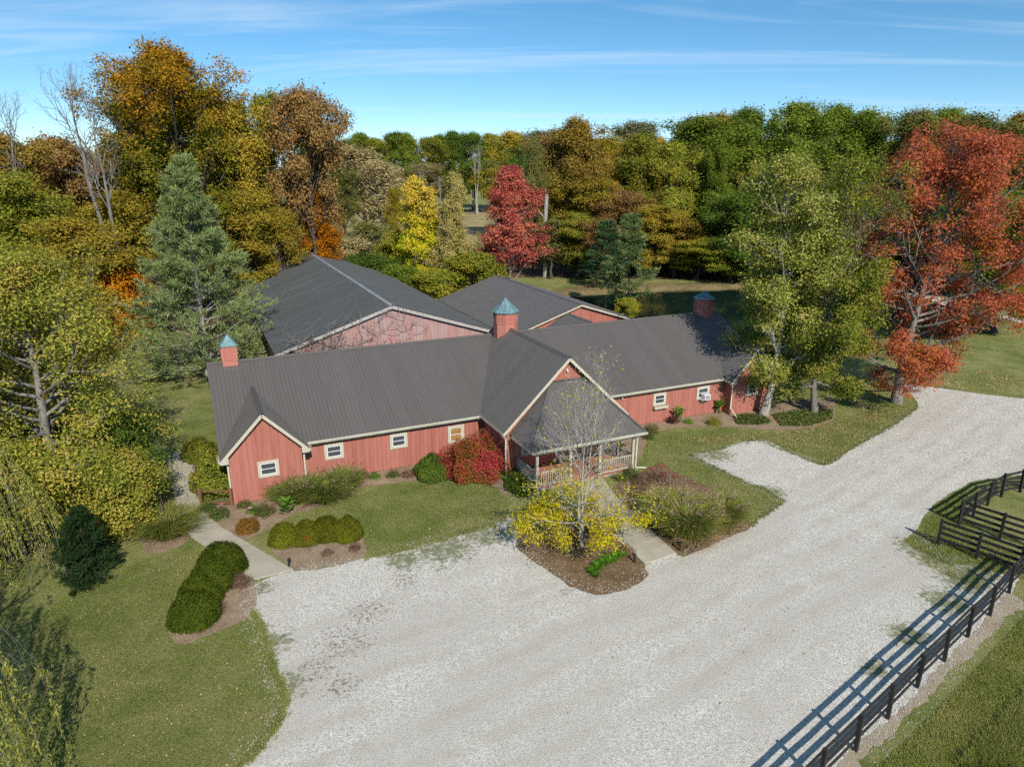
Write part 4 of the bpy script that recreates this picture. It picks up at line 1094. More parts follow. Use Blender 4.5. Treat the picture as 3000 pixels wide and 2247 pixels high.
obj('drooping_twigs', bpy.data.meshes['willow_twigs'], w2)
L_['spruce'] = leafmat('foliage_spruce', [(.015, .035, .012), (.03, .06, .02), (.05, .09, .03)], trans=.15, gain=1.1)
me = pine('spruce', 14, 3.4, 1.35, base=.10, tiers=18, per=6, nneedle=20000, nl=.16, trunk_r=.09, droop=14, clump=.16, nw=.14)
tree('spruce_tree', me, G(268, 1700), (b_dark, L_['spruce']), 'small dark spruce standing in the shade below the yellow-green leafy tree', cat='spruce')
me = pine('white_pine', 15, 18.6, 6.5, base=.05, tiers=21, per=8, nneedle=85000, nl=.38, trunk_r=.30, clump=.34, blunt=1.0, nw=.075)
tree('pine_tree', me, (-26.4, 58.6), (b_pale, L_['pine']), 'tall feathery pine standing between the arena and the yellow-green leafy tree', cat='pine')
# the yellow maple before the porch
ymk = lambda P, r: np.where(P[:, 2] < 2.2, 1.0, np.where(P[:, 2] < 4.2, .10, .006)) * np.where(np.hypot(P[:, 0], P[:, 1]) < .6, .4, 1)
me = deciduous('yellow_maple', 16, 9.4, 3.7, base=.07, trunk_r=.095, n_main=54, sub=7, twig=5, nleaf=130000, leaf=.085, clump=.24, shape='cone', stems=3, up=.09, keep=ymk, a_low=86, a_high=28, tw_r=1.7, aspect=.8)
L_['ymaple'] = leafmat('foliage_yellow_maple', [(.20, .21, .012), (.36, .32, .012), (.46, .36, .016), (.46, .26, .02)], nscale=.9, trans=.35, gain=1.5)
tree('yellow_maple_tree', me, G(1702, 1602), (b_pale, L_['ymaple']), 'half-bare maple with grey branches and bright yellow leaves low down before the porch')
# three trees by the end of the stable
k2 = lambda P, r: np.where(P[:, 2] > 15.5, .5, 1.0)
me = deciduous('silver_tree', 17, 19.0, 4.6, base=.12, trunk_r=.27, n_main=44, sub=7, twig=4, nleaf=88000, leaf=.175, clump=.42, shape='oval', keep=k2, gap=.30, a_low=88, tw_r=1.2, up=.13)
L_['silver'] = leafmat('foliage_silver', [(.06, .08, .014), (.115, .135, .022), (.19, .185, .04), (.32, .26, .11)], nscale=.7, gain=2.3)
tree('cottonwood_tree', me, G(2237, 1215), (b_pale, L_['silver']), 'tall olive tree with pale trunk nearest the end of the stable', rz=2.2, s=(1.0, 1.0, 18.6 / DIM[me[1].name][0]))
k3 = lambda P, r: np.where(P[:, 2] > 14.0, .28, 1.0)
me = deciduous('green_maple', 18, 18.8, 5.4, base=.08, trunk_r=.25, n_main=44, sub=7, twig=4, nleaf=92000, leaf=.175, clump=.42, shape='round', keep=k3, gap=.28, a_low=98, tw_r=1.2, up=.12)
L_['gmaple'] = leafmat('foliage_green_maple', [(.050, .080, .010), (.095, .122, .016), (.16, .165, .028), (.26, .19, .04)], gain=2.2, nscale=.6)
tree('green_maple_tree', me, G(2386, 1210), (b_grey, L_['gmaple']), 'green tree with bare upper branches between the pale trunk and the orange maple', rz=1.0, s=(.92, .92, 18.4 / DIM[me[1].name][0]))
k4 = lambda P, r: np.where(P[:, 2] > 18.5, .6, 1.0) * np.where(P[:, 0] < -3.0, .35, 1.0)
me = deciduous('orange_maple', 19, 20.0, 8.4, base=.10, trunk_r=.33, n_main=48, sub=7, twig=4, nleaf=88000, leaf=.19, clump=.40, shape='round', keep=k4, gap=.36, a_low=96, offset=(2.4, 0.5), tw_r=1.3, up=.10)
L_['omaple'] = leafmat('foliage_orange_maple', [(.34, .15, .03), (.46, .14, .05), (.48, .13, .075), (.48, .14, .11)], nscale=.35, gain=1.5, trans=.42)
tree('orange_maple_tree', me, G(2626, 1180), (b_grey, L_['omaple']), 'spreading orange-red maple beside the gravel drive', s=(1, 1, 20.6 / DIM[me[1].name][0]))
# landmark trees behind the buildings
bigm = deciduous('big_maple', 20, 29.5, 11.5, base=.05, trunk_r=.7, n_main=58, sub=7, twig=4, nleaf=92000, leaf=.29, clump=.58, shape='round', gap=.22, twigs_mesh=False)
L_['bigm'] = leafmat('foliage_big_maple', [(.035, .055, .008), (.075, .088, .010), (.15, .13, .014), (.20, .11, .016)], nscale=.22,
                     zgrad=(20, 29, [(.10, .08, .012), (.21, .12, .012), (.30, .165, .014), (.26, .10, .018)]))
x, y, h, k = stand(480, 128, 84)
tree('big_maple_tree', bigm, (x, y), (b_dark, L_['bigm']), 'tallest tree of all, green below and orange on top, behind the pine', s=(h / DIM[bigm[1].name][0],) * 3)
redm = deciduous('red_maple', 21, 17.5, 5.8, base=.10, trunk_r=.28, n_main=38, sub=7, twig=4, nleaf=62000, leaf=.24, clump=.34, shape='flame', gap=.0, a_low=54, a_high=10, up=.16, twigs_mesh=False, leaf_upb=.1, aspect=.45)
x, y, h, k = stand(1484, 490, 97)
k = h / DIM[redm[1].name][0]
tree('red_maple_tree', redm, (x, y), (b_grey, L_['red']), 'upright crimson maple behind the brown-roofed barn', s=(k * 1.35, k * 1.35, k))
yelm = deciduous('yellow_tree', 22, 16, 4.6, base=.08, trunk_r=.22, n_main=36, sub=7, twig=4, nleaf=46000, leaf=.25, clump=.36, shape='cone', gap=.10, a_low=62, a_high=24, twigs_mesh=False)
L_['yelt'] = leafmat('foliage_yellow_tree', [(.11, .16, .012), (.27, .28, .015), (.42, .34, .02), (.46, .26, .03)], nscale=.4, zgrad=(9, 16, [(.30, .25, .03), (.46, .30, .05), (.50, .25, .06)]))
x, y, h, k = stand(1236, 520, 98)
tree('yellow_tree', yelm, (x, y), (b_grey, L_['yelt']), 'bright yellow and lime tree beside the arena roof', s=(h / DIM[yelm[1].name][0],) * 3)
x, y, h, k = stand(1325, 508, 95)
tree('pale_gold_tree', yelm, (x, y), (b_grey, L_['palegold']), 'thin pale gold tree between the bright yellow tree and the crimson maple', rz=2.0, s=(h / 16 * .66, h / 16 * .66, h / DIM[yelm[1].name][0]))
bare = deciduous('bare_tree', 23, 26.0, 6.5, base=.55, trunk_r=.42, n_main=20, sub=7, twig=6, nleaf=10, leaf=.05, shape='vase', up=.16, a_low=40, a_high=14, tw_r=1.6, stems=2)
x, y, h, k = stand(235, 213, 70)
tree('bare_tree', (bare[0],), (x + .5, y), (b_grey,), 'leafless pale tree with twin trunks rising against the sky', rz=2.9, s=(h / 26,) * 3, parts=('trunk',))
x, y, h, k = stand(-50, 270, 74)
tree('bare_tree', (bare[0],), (x, y), (b_grey,), 'leafless tree whose twigs show at the very left edge against the sky', rz=.5, s=(h / 26,) * 3, parts=('trunk',))
snag = MB().tube([(0, 0, -.1), (.1, 0, 4), (-.1, .1, 9), (.05, 0, 13.5)], .42, 8, .30).tube([(0, 0, 9.5), (-1.6, .2, 11.2), (-2.8, .3, 11.4)], .12, 5, .03).tube([(0, 0, 6.5), (1.2, .1, 8.2), (1.4, 0, 10.2)], .10, 5, .03)
sn = empty('dead_snag', stand(1600, 600, 118)[:2] + (0,)); tag(sn, 'broken pale dead trunk standing behind the crimson maple', 'tree'); snag.obj('trunk', b_pale, sn)

# ------------------------------------------------------------------ background trees: six builds shared by all
UND = deciduous('understory', 53, 5, 3.2, base=.02, trunk_r=.08, n_main=34, sub=6, twig=4, nleaf=30000, leaf=.15, clump=.32, shape='round', stems=3, twigs_mesh=False, flat=.8)
for (ux, uy, us, uc, ul) in ((-23.2, 29.4, 1.0, 'walnut', 'low yellow-green shrub spreading under the large leafy tree'), (-19.6, 31.6, .8, 'walnut', 'low yellow-green shrub between the large leafy tree and the fountain grass'),
                             (-27.0, 27.5, 1.0, 'deep', 'dark green shrub in the shade of the large leafy tree'), (-21.6, 35.4, .9, 'deep', 'dark green shrub by the shaded end of the side path')):
    tree('understory_shrub', UND, (ux, uy), (b_dark, L_[uc]), ul, 'shrub', rz=ux, s=(us, us, us))
GV = [deciduous('wood%d' % i, 40 + i, 20, 6.0, base=b, trunk_r=.30, n_main=26, sub=6, twig=4, nleaf=43000, leaf=.26, clump=.50, shape=shp, gap=gp_ + .16, twigs_mesh=False, a_low=al, a_high=ah, up=.17, flat=.9, leaf_upb=.3, tw_r=1.3)
      for i, (b, shp, gp_, al, ah) in enumerate(((.20, 'round', .22, 62, 20), (.28, 'oval', .26, 54, 16), (.12, 'round', .20, 68, 24), (.34, 'round', .30, 50, 14), (.16, 'cone', .16, 60, 20), (.30, 'vase', .32, 46, 12)))]
WISP = deciduous('wispy', 50, 20, 5.2, base=.18, trunk_r=.26, n_main=30, sub=7, twig=5, nleaf=9000, leaf=.36, clump=.5, shape='oval', a_low=50, a_high=18, tw_r=2.2)
SHRUB = deciduous('shrubby', 51, 6, 3.4, base=.02, trunk_r=.09, n_main=34, sub=6, twig=4, nleaf=28000, leaf=.21, clump=.32, shape='round', stems=3, twigs_mesh=False)
PV = pine('pond_pine', 52, 14, 4.4, base=.10, tiers=14, per=5, nneedle=20000, nl=.42, trunk_r=.16, gapd=.4, clump=.40, nw=.12)
rb = random.Random(77)
NAMES = {'green': 'green', 'deep': 'dark green', 'olive': 'olive', 'sage': 'grey-green', 'goldgreen': 'gold and green', 'gold': 'golden', 'rust': 'rusty', 'brown': 'russet brown', 'orange': 'orange', 'tan': 'tan', 'yellow': 'yellow', 'yelgreen': 'yellow-green', 'palegold': 'pale gold', 'red': 'red'}
def bg(px, top, depth, wpx, v, c, label, name='broadleaf_tree', group=None, z=0.0):
    x, y, h, k = stand(px, top, depth)
    me = WISP if v == 'w' else SHRUB if v == 's' else PV if v == 'p' else GV[v]
    H0, R0 = DIM[me[1].name]
    sxy = wpx * 1.12 * k / (2 * R0)
    return tree(name, me, (x, y, z), (b_grey if c in ('palegold', 'sage', 'tan') else b_dark, L_[c]), label, group=group, rz=rb.random() * 6.3, s=(sxy, sxy, h / H0), cat='pine' if v == 'p' else 'shrub' if v == 's' else 'tree')
# left wood
bg(682, 300, 87, 210, 2, 'gold', 'gold-brown tree touching the right flank of the tallest tree')
bg(765, 272, 92, 150, 1, 'goldgreen', 'yellow-green tree between the gold-brown tree and the russet tree')
bg(882, 256, 88, 210, 3, 'brown', 'russet brown tree at the right end of the left wood against the sky')
bg(690, 560, 82, 220, 2, 'gold', 'low golden tree behind the far left corner of the arena roof')
bg(800, 610, 84, 160, 2, 'gold', 'small gold tree between the low golden tree and the vivid orange tree')
bg(938, 560, 90, 130, 4, 'orange', 'vivid orange little tree behind the arena roof peak')
bg(880, 520, 92, 150, 1, 'brown', 'russet tree just left of the vivid orange little tree')
bg(372, 262, 90, 250, 0, 'goldgreen', 'green-gold crown bulging at the left flank of the tallest tree')
bg(575, 270, 88, 230, 2, 'goldgreen', 'green-gold crown on the near flank of the tallest tree above the pine tip')
bg(600, 420, 90, 200, 0, 'rust', 'rust and green tree low behind the tallest tree')
bg(400, 420, 88, 200, 0, 'rust', 'rust-green tree half hidden by the pine tip')
bg(15, 385, 76, 260, 0, 'rust', 'rust and green tree at the far left below the sky')
bg(140, 400, 84, 230, 3, 'brown', 'reddish brown tree behind the leafless twin trunks')
bg(255, 470, 88, 180, 1, 'gold', 'gold-green tree just right of the leafless twin trunks')
bg(330, 560, 78, 220, 2, 'gold', 'orange-gold tree beside the pine lower down')
bg(90, 560, 70, 300, 2, 'goldgreen', 'broad gold-green tree behind the yellow-green leafy tree')
bg(220, 640, 64, 260, 2, 'gold', 'golden low tree at the foot of the leafless twin trunks')
bg(-60, 480, 66, 300, 0, 'goldgreen', 'gold-green tree cut by the left border')
bg(340, 760, 66, 150, 's', 'orange', 'orange-gold shrub beside the farm lane', 'shrub')
for px, top, d in ((20, 425, 150), (180, 430, 160), (330, 428, 155), (420, 440, 170), (560, 430, 165), (-120, 420, 150), (700, 430, 180)):
    bg(px, top, d, rb.uniform(150, 190), rb.randrange(4), 'olive', 'distant olive tree behind the orange left wood', group='distant trees behind the left wood')
# shrubs and thin trees between the arena and the field
bg(1050, 425, 172, 190, 'w', 'tan', 'wispy tan tree with showing branches at the edge of the golden field')
bg(1120, 470, 165, 130, 'w', 'tan', 'second wispy tan tree, just right of the larger one at the field')
bg(1000, 490, 160, 120, 0, 'olive', 'rounded olive tree at the left end of the golden field')
bg(1148, 552, 135, 70, 4, 'gold', 'small golden tree left of the bright yellow tree')
bg(1000, 690, 105, 170, 's', 'tan', 'dry tan shrub behind the arena ridge', 'shrub')
bg(1080, 650, 112, 150, 'w', 'olive', 'thin olive sapling behind the arena roof', 'sapling')
bg(1170, 680, 104, 130, 's', 'yelgreen', 'yellow-green shrub left of the bright yellow tree', 'shrub')
bg(1075, 745, 96, 190, 's', 'deep', 'dark green shrub against the arena roof edge', 'shrub')
bg(1160, 775, 92, 140, 's', 'green', 'green shrub right of the dark shrub at the arena roof edge', 'shrub')
bg(1385, 740, 92, 150, 's', 'yelgreen', 'lime shrub at the foot of the pale gold tree', 'shrub')
bg(1270, 790, 90, 130, 's', 'yelgreen', 'lime shrub at the foot of the bright yellow tree', 'shrub')
bg(1000, 790, 92, 120, 's', 'olive', 'olive shrub close to the arena ridge', 'shrub')
# far tree line beyond the golden field
FC = ['green', 'green', 'deep', 'olive', 'green', 'sage', 'goldgreen', 'deep']
px = 905
while px < 1700:
    c = rb.choice(FC)
    bg(px, rb.uniform(385, 420), rb.uniform(300, 320), rb.uniform(95, 135), rb.randrange(4), c, NAMES[c] + ' tree beyond the golden field', group=NAMES[c] + ' trees beyond the golden field')
    px += rb.uniform(38, 58)
px = 915
while px < 1650:
    c = rb.choice(['olive', 'sage', 'olive', 'green', 'tan'])
    v = rb.choice(['w', 5, 3, 1])
    bg(px, rb.uniform(455, 520), rb.uniform(285, 298), rb.uniform(60, 95), v, c, NAMES[c] + ' lower tree before the far wood', group=NAMES[c] + ' lower trees beyond the golden field')
    px += rb.uniform(34, 60)
for px, top in ((1395, 430), (1290, 520), (1235, 500)):
    x, y, h, k = stand(px, top, 280)
    tree('bare_tree', (bare[0],), (x, y), (b_pale,), 'pale leafless trunk beyond the golden field', group='leafless trees beyond the field', rz=px, s=(h / 26 * .8, h / 26 * .8, h / 26), parts=('trunk',))
# the wood behind the pond
for px, top, d, w, v, c, lab in (
    (1515, 386, 185, 190, 0, 'gold', 'golden tree rising behind the crimson maple'),
    (1612, 384, 150, 130, 5, 'sage', 'slim grey-green tree right of the golden one behind the crimson maple'),
    (1692, 350, 128, 200, 1, 'rust', 'rusty gold tree with the highest pointed top behind the pond'),
    (1705, 500, 122, 190, 2, 'gold', 'golden tree under the rusty pointed top behind the pond'),
    (1800, 402, 132, 150, 0, 'gold', 'orange-gold tree in the middle of the wood behind the pond'),
    (1868, 357, 160, 110, 5, 'sage', 'wispy grey-green crown poking above the wood behind the pond'),
    (1890, 395, 124, 200, 2, 'goldgreen', 'yellow and green tree above the pond pines'),
    (1990, 420, 122, 170, 0, 'goldgreen', 'gold-green tree left of the large rounded green tree behind the pond'),
    (2085, 342, 128, 270, 2, 'green', 'large rounded green tree behind the pond'),
    (2120, 332, 148, 170, 3, 'rust', 'rust-topped tree peeping over the large rounded green tree'),
    (2030, 345, 150, 120, 5, 'sage', 'grey-green thin top left of the rust-topped tree'),
    (2215, 318, 134, 190, 0, 'deep', 'dark green tree behind the pale-trunked olive tree'),
    (2340, 300, 126, 230, 2, 'green', 'green tree with the highest top behind the pale-trunked olive tree'),
    (2455, 306, 128, 200, 0, 'green', 'green tree above the bare branched green maple'),
    (2560, 325, 130, 190, 2, 'green', 'green tree left of the orange maple top'),
    (2670, 322, 124, 210, 0, 'olive', 'olive-green tree right behind the orange maple top'),
    (2780, 318, 122, 220, 2, 'green', 'green tree right of the orange maple top against the sky'),
    (2885, 335, 116, 220, 0, 'olive', 'olive tree high at the right against the sky'),
    (2985, 360, 112, 220, 2, 'olive', 'olive tree in the top right corner of the wood'),
    (3030, 330, 140, 180, 0, 'rust', 'rusty tree cut by the right border'),
    (1690, 625, 117, 150, 2, 'goldgreen', 'low yellow-green tree at the far pond shore'),
    (1752, 640, 114, 130, 0, 'brown', 'orange-brown small tree at the far pond shore'),
    (1620, 640, 116, 120, 'w', 'olive', 'thin olive tree beside the broken dead trunk'),
    (1830, 560, 119, 170, 3, 'brown', 'russet tree in the shade behind the pond pines'),
    (1925, 600, 117, 170, 2, 'gold', 'yellow low tree above the pale pond pine'),
    (1985, 640, 118, 150, 0, 'rust', 'rusty low tree above the far pond bank'),
    (2045, 690, 116, 190, 2, 'yelgreen', 'lime low tree on the far pond bank'),
    (2110, 560, 120, 200, 0, 'green', 'green tree with pale trunk behind the far pond bank'),
    (2140, 720, 113, 160, 2, 'green', 'low green tree at the end of the pond'),
    (2210, 560, 112, 220, 2, 'deep', 'dark green tree showing through the pale-trunked olive tree'),
    (2330, 560, 108, 240, 0, 'deep', 'dark tree between the pale-trunked olive tree and the green maple'),
    (2450, 560, 110, 240, 2, 'deep', 'dark tree behind the green maple'),
    (2570, 560, 112, 240, 0, 'deep', 'dark tree behind the trunk of the orange maple'),
    (2700, 560, 112, 240, 2, 'deep', 'dark tree behind the middle of the orange maple'),
    (2830, 560, 108, 260, 0, 'deep', 'dark tree behind the right half of the orange maple'),
    (2960, 560, 104, 260, 2, 'green', 'green tree behind the outer twigs of the orange maple'),
    (2965, 730, 76, 260, 2, 'green', 'shady green tree standing on the lawn at the right border'),
    (3080, 560, 92, 280, 0, 'green', 'green tree just cut by the right border above the lawn')):
    bg(px, top, d, w, v, c, lab)
for i in range(20):
    px = 1565 + i * 37; c = rb.choice(['gold', 'goldgreen', 'goldgreen', 'rust', 'olive', 'brown'] if px < 2010 else ['green', 'green', 'goldgreen', 'olive'])
    bg(px, rb.uniform(395, 520), rb.uniform(119, 136), rb.uniform(70, 115), rb.choice([1, 3, 5]), c, NAMES[c] + ' slender tree fronting the pond wood', group=NAMES[c] + ' slender trees behind the pond')
for i in range(26):
    px = 1560 + i * 62; c = rb.choice(['green', 'deep', 'olive', 'gold', 'goldgreen'])
    bg(px, rb.uniform(400, 430), rb.uniform(165, 200), rb.uniform(110, 150), rb.randrange(4), c, NAMES[c] + ' tree deep in the pond wood', group=NAMES[c] + ' trees deep in the wood')
for i in range(22):
    px = 1560 + i * 74; c = rb.choice(['green', 'deep', 'brown', 'olive'])
    bg(px, rb.uniform(640, 720), rb.uniform(126, 140), rb.uniform(80, 120), rb.choice([2, 's']), c, NAMES[c] + ' undergrowth tree in the pond wood', group=NAMES[c] + ' undergrowth in the wood')
bg(1782, 640, 107, 125, 'p', 'bluepine', 'blue-green pine on the far pond shore', 'pine_tree')
bg(1852, 618, 88, 140, 'p', 'palepine', 'open pale green pine between the pond and the barn', 'pine_tree')
bg(1838, 872, 82, 64, 's', 'yelgreen', 'yellow-green shrub at the foot of the open pale pine', 'shrub')

# ------------------------------------------------------------------ board fences
def fence(name, pts, label, group=None, hts=(.34, .65, .96, 1.27), tops=1.42):
    root = empty(name, tuple(pts[0]) + (0,)); tag(root, label, 'fence', group)
    o = Vector(tuple(pts[0]) + (0,)); P = [Vector(tuple(p) + (0,)) - o for p in pts]; rr = random.Random(len(pts))
    for i, p in enumerate(P):
        a = P[min(i + 1, len(P) - 1)] - P[max(i - 1, 0)]
        po = MB().box(-.062, .062, -.062, .062, -.05, tops + rr.uniform(-.02, .02)).obj('post', m_fence, root); po.location = p
        po.rotation_euler = (rr.gauss(0, .012), rr.gauss(0, .012), math.atan2(a.y, a.x))
    for p, q in zip(P[:-1], P[1:]):
        t = (q - p).normalized(); n = Vector((t.y, -t.x, 0)); 
        if (n.y * (q.x - p.x)) > 0: n = -n
        n = n if n.y > 0 else -n
        for h in hts:
            a = p + n * .08 + Vector((0, 0, h + rr.gauss(0, .008))) + t * .006; b = q + n * .08 + Vector((0, 0, h + rr.gauss(0, .008))) - t * .006
            m = (a + b) / 2 + Vector((0, 0, rr.uniform(-.02, .004)))
            bd = MB().bar(a, m, .03, .145).bar(m, b, .03, .145).obj('board', m_fence, root)
    return root
near = gp((2402, 2304), (2506, 2199), (2600, 2104), (2686, 2013), (2765, 1936), (2834, 1866), (2899, 1803), (2955, 1737), (3012, 1680))
d0 = np.array(near[0]); near = [tuple(d0 - np.array([1.75, 1.4]) * k) for k in (2, 1)] + near
fence('paddock_fence', near, 'long black four-board fence running along the gravel drive edge')
fence('paddock_fence', gp((2746, 1596), (2859, 1636), (2985, 1682)) + [G(3120, 1735)], 'short black board fence that ends at a capped post on the drive')
fence('paddock_fence', gp((3190, 1438), (3085, 1436), (2988, 1442), (2933, 1455), (2892, 1481), (2850, 1512), (2810, 1537), (2928, 1578), (3060, 1622)), 'angled black board pen fence behind the short one')

# ------------------------------------------------------------------ small railing, path lights
gr = empty('garden_railing', G(591.5, 1482) + (0,)); tag(gr, 'low brown wooden railing with bowed black balusters beside the side path', 'railing')
a = Vector((0, 0, 0)); b = Vector(G(681, 1482) + (0,)) - Vector(G(591.5, 1482) + (0,)); t = b.normalized()
for p in (a, b): MB().box(-.07, .07, -.07, .07, 0, 1.0).lathe([(.09, 1.0), (.10, 1.03), (.02, 1.08)], 4, 0, 0, math.pi / 4).obj('post', m_cedar, gr, p)
MB().bar(a + t * .07 + Vector((0, 0, .90)), b - t * .07 + Vector((0, 0, .90)), .09, .045).obj('top_rail', m_cedar, gr)
MB().bar(a + t * .07 + Vector((0, 0, .18)), b - t * .07 + Vector((0, 0, .18)), .05, .08).obj('bottom_rail', m_cedar, gr)
fw = Vector((t.y, -t.x, 0))
for i in range(9):
    p = a + (b - a) * ((i + .7) / 9.4)
    MB().tube([p + Vector((0, 0, .2)), p + fw * .07 + Vector((0, 0, .34)), p + fw * .04 + Vector((0, 0, .55)), p + Vector((0, 0, .88))], .012, 5).obj('baluster', m_dark, gr)
for (px, py), lab in (((846, 1662), 'black path light at the lower end of the side path'), ((1858, 1648), 'black path light left of the front walk end'), ((1990, 1612), 'black path light right of the front walk end, by the grasses')):
    pl = empty('path_light', G(px, py) + (0,)); pl.rotation_euler = (0, .12 if px < 900 else 0, .4); tag(pl, lab, 'path light')
    MB().tube([(0, 0, -.02), (0, 0, .36)], .05, 8).obj('stake', m_dark, pl); MB().lathe([(.06, .36), (.09, .40), (.09, .44), (.03, .50)], 10).obj('cap', m_dark, pl)

# ------------------------------------------------------------------ shrubs, grasses and flowers
L_['yew'] = leafmat('foliage_clipped_yew', [(.022, .040, .005), (.050, .070, .008), (.095, .11, .013)], nscale=2.0, trans=.2, gain=1.5)
L_['box'] = leafmat('foliage_clipped_box', [(.040, .052, .005), (.085, .092, .009), (.15, .145, .016)], nscale=2.0, trans=.2, gain=1.5)
yew = [bush('yew%d' % i, 60 + i, 1, 1, 1, 15000, .10, lump=.05, fill=.22, stems=12, aspect=.32, upb=.3) for i in range(2)]
def plant(name, me, px, py, s, mats, label, cat='shrub', group=None, rz=None, dz=0.0, parts=('stems', 'leaves')):
    x, y = G(px, py)
    return tree(name, me, (x, y, dz), mats, label, cat, group, rz=rb.random() * 6.3 if rz is None else rz, s=s, parts=parts)
for i, (px, py, r, h, lab) in enumerate(((652, 1672, 1.08, 1.28, 'clipped dark green yew mound nearest the side path'), (618, 1724, .95, 1.2, 'clipped dark green yew mound second from the side path'),
        (590, 1758, .9, 1.15, 'clipped dark green yew mound third from the side path'), (572, 1815, 1.02, 1.2, 'clipped dark green yew mound at the lawn end of the row'))):
    plant('yew_bush', yew[i % 2], px, py, (r, r, h), (b_dark, L_['yew']), lab, 'bush', 'clipped dark mounds beside the side path')
for i, (px, py, r, h, lab) in enumerate(((836, 1588, .78, .95, 'olive clipped box mound at the path end of its row'), (900, 1582, .78, .98, 'olive clipped box mound second from the path'),
        (958, 1572, .80, 1.02, 'olive clipped box mound third from the path'), (1018, 1572, .80, 1.0, 'olive clipped box mound at the lawn end of its row'))):
    plant('box_bush', yew[(i + 1) % 2], px, py, (r, r, h), (b_dark, L_['box']), lab, 'bush', 'clipped olive mounds on the front lawn')
burn = bush('burning_bush', 63, 1.9, 1.7, 2.35, 24000, .10, lump=.20, fill=.55)
L_['burn'] = leafmat('foliage_burning_bush', [(.10, .11, .018), (.15, .12, .02), (.28, .08, .03), (.40, .04, .055), (.42, .05, .08)], nscale=.6, trans=.3, gain=1.2)
plant('burning_bush', burn, 1388, 1392, (1, 1, 1), (b_brown, L_['burn']), 'vivid pink-red rounded bush by the wall left of the porch', 'bush', rz=0.3)
gb = bush('green_bush', 64, 1.05, .95, 1.25, 11000, .10, lump=.16, fill=.35)
plant('green_bush', gb, 1265, 1396, (1.1, 1.0, 1.0), (b_dark, L_['deep']), 'dark green bush left of the vivid pink-red one', 'bush')
vib = bush('viburnum', 65, 1.25, 1.15, 2.3, 9000, .17, lump=.2, fill=.5)
L_['vib'] = leafmat('foliage_viburnum', [(.05, .075, .012), (.12, .135, .018), (.22, .19, .03)], nscale=.8)
plant('viburnum_shrub', vib, 632, 1440, (1, 1, 1), (b_brown, L_['vib']), 'yellow-green leafy shrub behind the brown railing')
plant('viburnum_shrub', vib, 585, 1345, (.8, .8, .6), (b_brown, L_['vib']), 'thin yellow-green shrub at the stable corner by the side path')
peren = [bush('perennial%d' % i, 66 + i, .5, .5, .55, 1500, .085, lump=.3, fill=.75, stems=26, aspect=.3) for i in range(3)]
L_['peren'] = leafmat('foliage_perennial', [(.03, .055, .012), (.07, .095, .022), (.13, .13, .04)], nscale=1.5)
L_['mum'] = leafmat('foliage_rust_mum', [(.06, .07, .015), (.20, .10, .02), (.30, .13, .025)], nscale=3)
L_['dry'] = leafmat('foliage_dry_stems', [(.09, .055, .04), (.17, .10, .07), (.22, .15, .09)], nscale=2)
L_['bright'] = leafmat('foliage_bright_green', [(.045, .11, .010), (.09, .19, .018), (.14, .25, .03)], nscale=1.5)
L_['burg'] = leafmat('foliage_burgundy', [(.03, .012, .012), (.07, .02, .02)], nscale=2)
L_['ivy'] = leafmat('foliage_ground_ivy', [(.025, .045, .010), (.06, .085, .018), (.16, .15, .06)], nscale=2)
m_pink = leafmat('petals_pink', [(.55, .10, .20), (.6, .2, .3)]); m_rose = leafmat('petals_red', [(.5, .012, .02), (.55, .03, .04)]); m_whitep = leafmat('petals_white', [(.75, .75, .72), (.8, .8, .8)])
PL = ((604, 1496, .9, 'peren', 'dark leafy perennial at the foot of the brown railing'), (642, 1514, 1.15, 'peren', 'leafy perennial with pink blooms by the path curve'),
      (716, 1484, .75, 'peren', 'low green perennial at the gable foot'), (742, 1500, .7, 'bright', 'small bright green plant at the gable foot'), (775, 1508, 1.0, 'peren', 'taller leafy perennial below the gable window'),
      (1060, 1400, .9, 'dry', 'dry brown perennial by the wall past the tall grass'), (1098, 1400, .7, 'bright', 'small bright green clump by the wall'), (1150, 1396, .75, 'peren', 'low green perennial by the wall below the second window'),
      (1195, 1396, .8, 'dry', 'brown perennial left of the dark green bush'), (1452, 1400, .8, 'bright', 'bright green plant right of the pink-red bush'),
      (1908, 1266, 1.2, 'olive', 'olive shrublet by the wall right of the porch'), (1900, 1285, .8, 'peren', 'small dark plant on the bed edge right of the porch'),
      (1968, 1238, .9, 'burg', 'burgundy-leaved plant by the wall'), (2018, 1240, .7, 'bright', 'small bright green plant by the wall under the flower box'), (2092, 1244, 1.1, 'goldgreen', 'yellow-flowered rounded shrublet before the air conditioner'),
      (1040, 1610, .6, 'dry', 'dry rose stems below the olive box mounds'), (960, 1625, .55, 'dry', 'short dry rose stems in the bed of the olive mounds'), (705, 1715, .9, 'dry', 'dry brown stems beside the dark yew mounds'), (640, 1790, .7, 'dry', 'dry brown stems at the low side of the yew mounds'),
      (1835, 1622, .75, 'dry', 'dry brown tuft beside the front walk'), (1880, 1415, 1.2, 'dry', 'brown rose bush on the bed right of the front walk'), (1930, 1410, 1.3, 'dry', 'brown rose bush with red blooms on the lawn side'), (1870, 1450, 1.1, 'dry', 'brown rose bush close to the front walk'),
      (1960, 1440, 1.2, 'dry', 'brown rose bush before the plumed grass'), (1850, 1395, 1.1, 'peren', 'green low shrub before the porch railing'), (1815, 1405, .9, 'peren', 'small green shrub at the porch step'))
for i, (px, py, s_, c, lab) in enumerate(PL):
    plant('perennial_plant', peren[i % 3], px, py, (s_, s_, s_ * rb.uniform(.85, 1.1)), (b_brown, L_[c]), lab, 'plant')
plant('mum_plant', bush('mum', 69, .62, .6, .62, 3600, .06, lump=.12, fill=.3), 726, 1553, (1, 1, 1), (b_brown, L_['mum']), 'rounded rust-orange mum in the bed below the gable', 'plant')
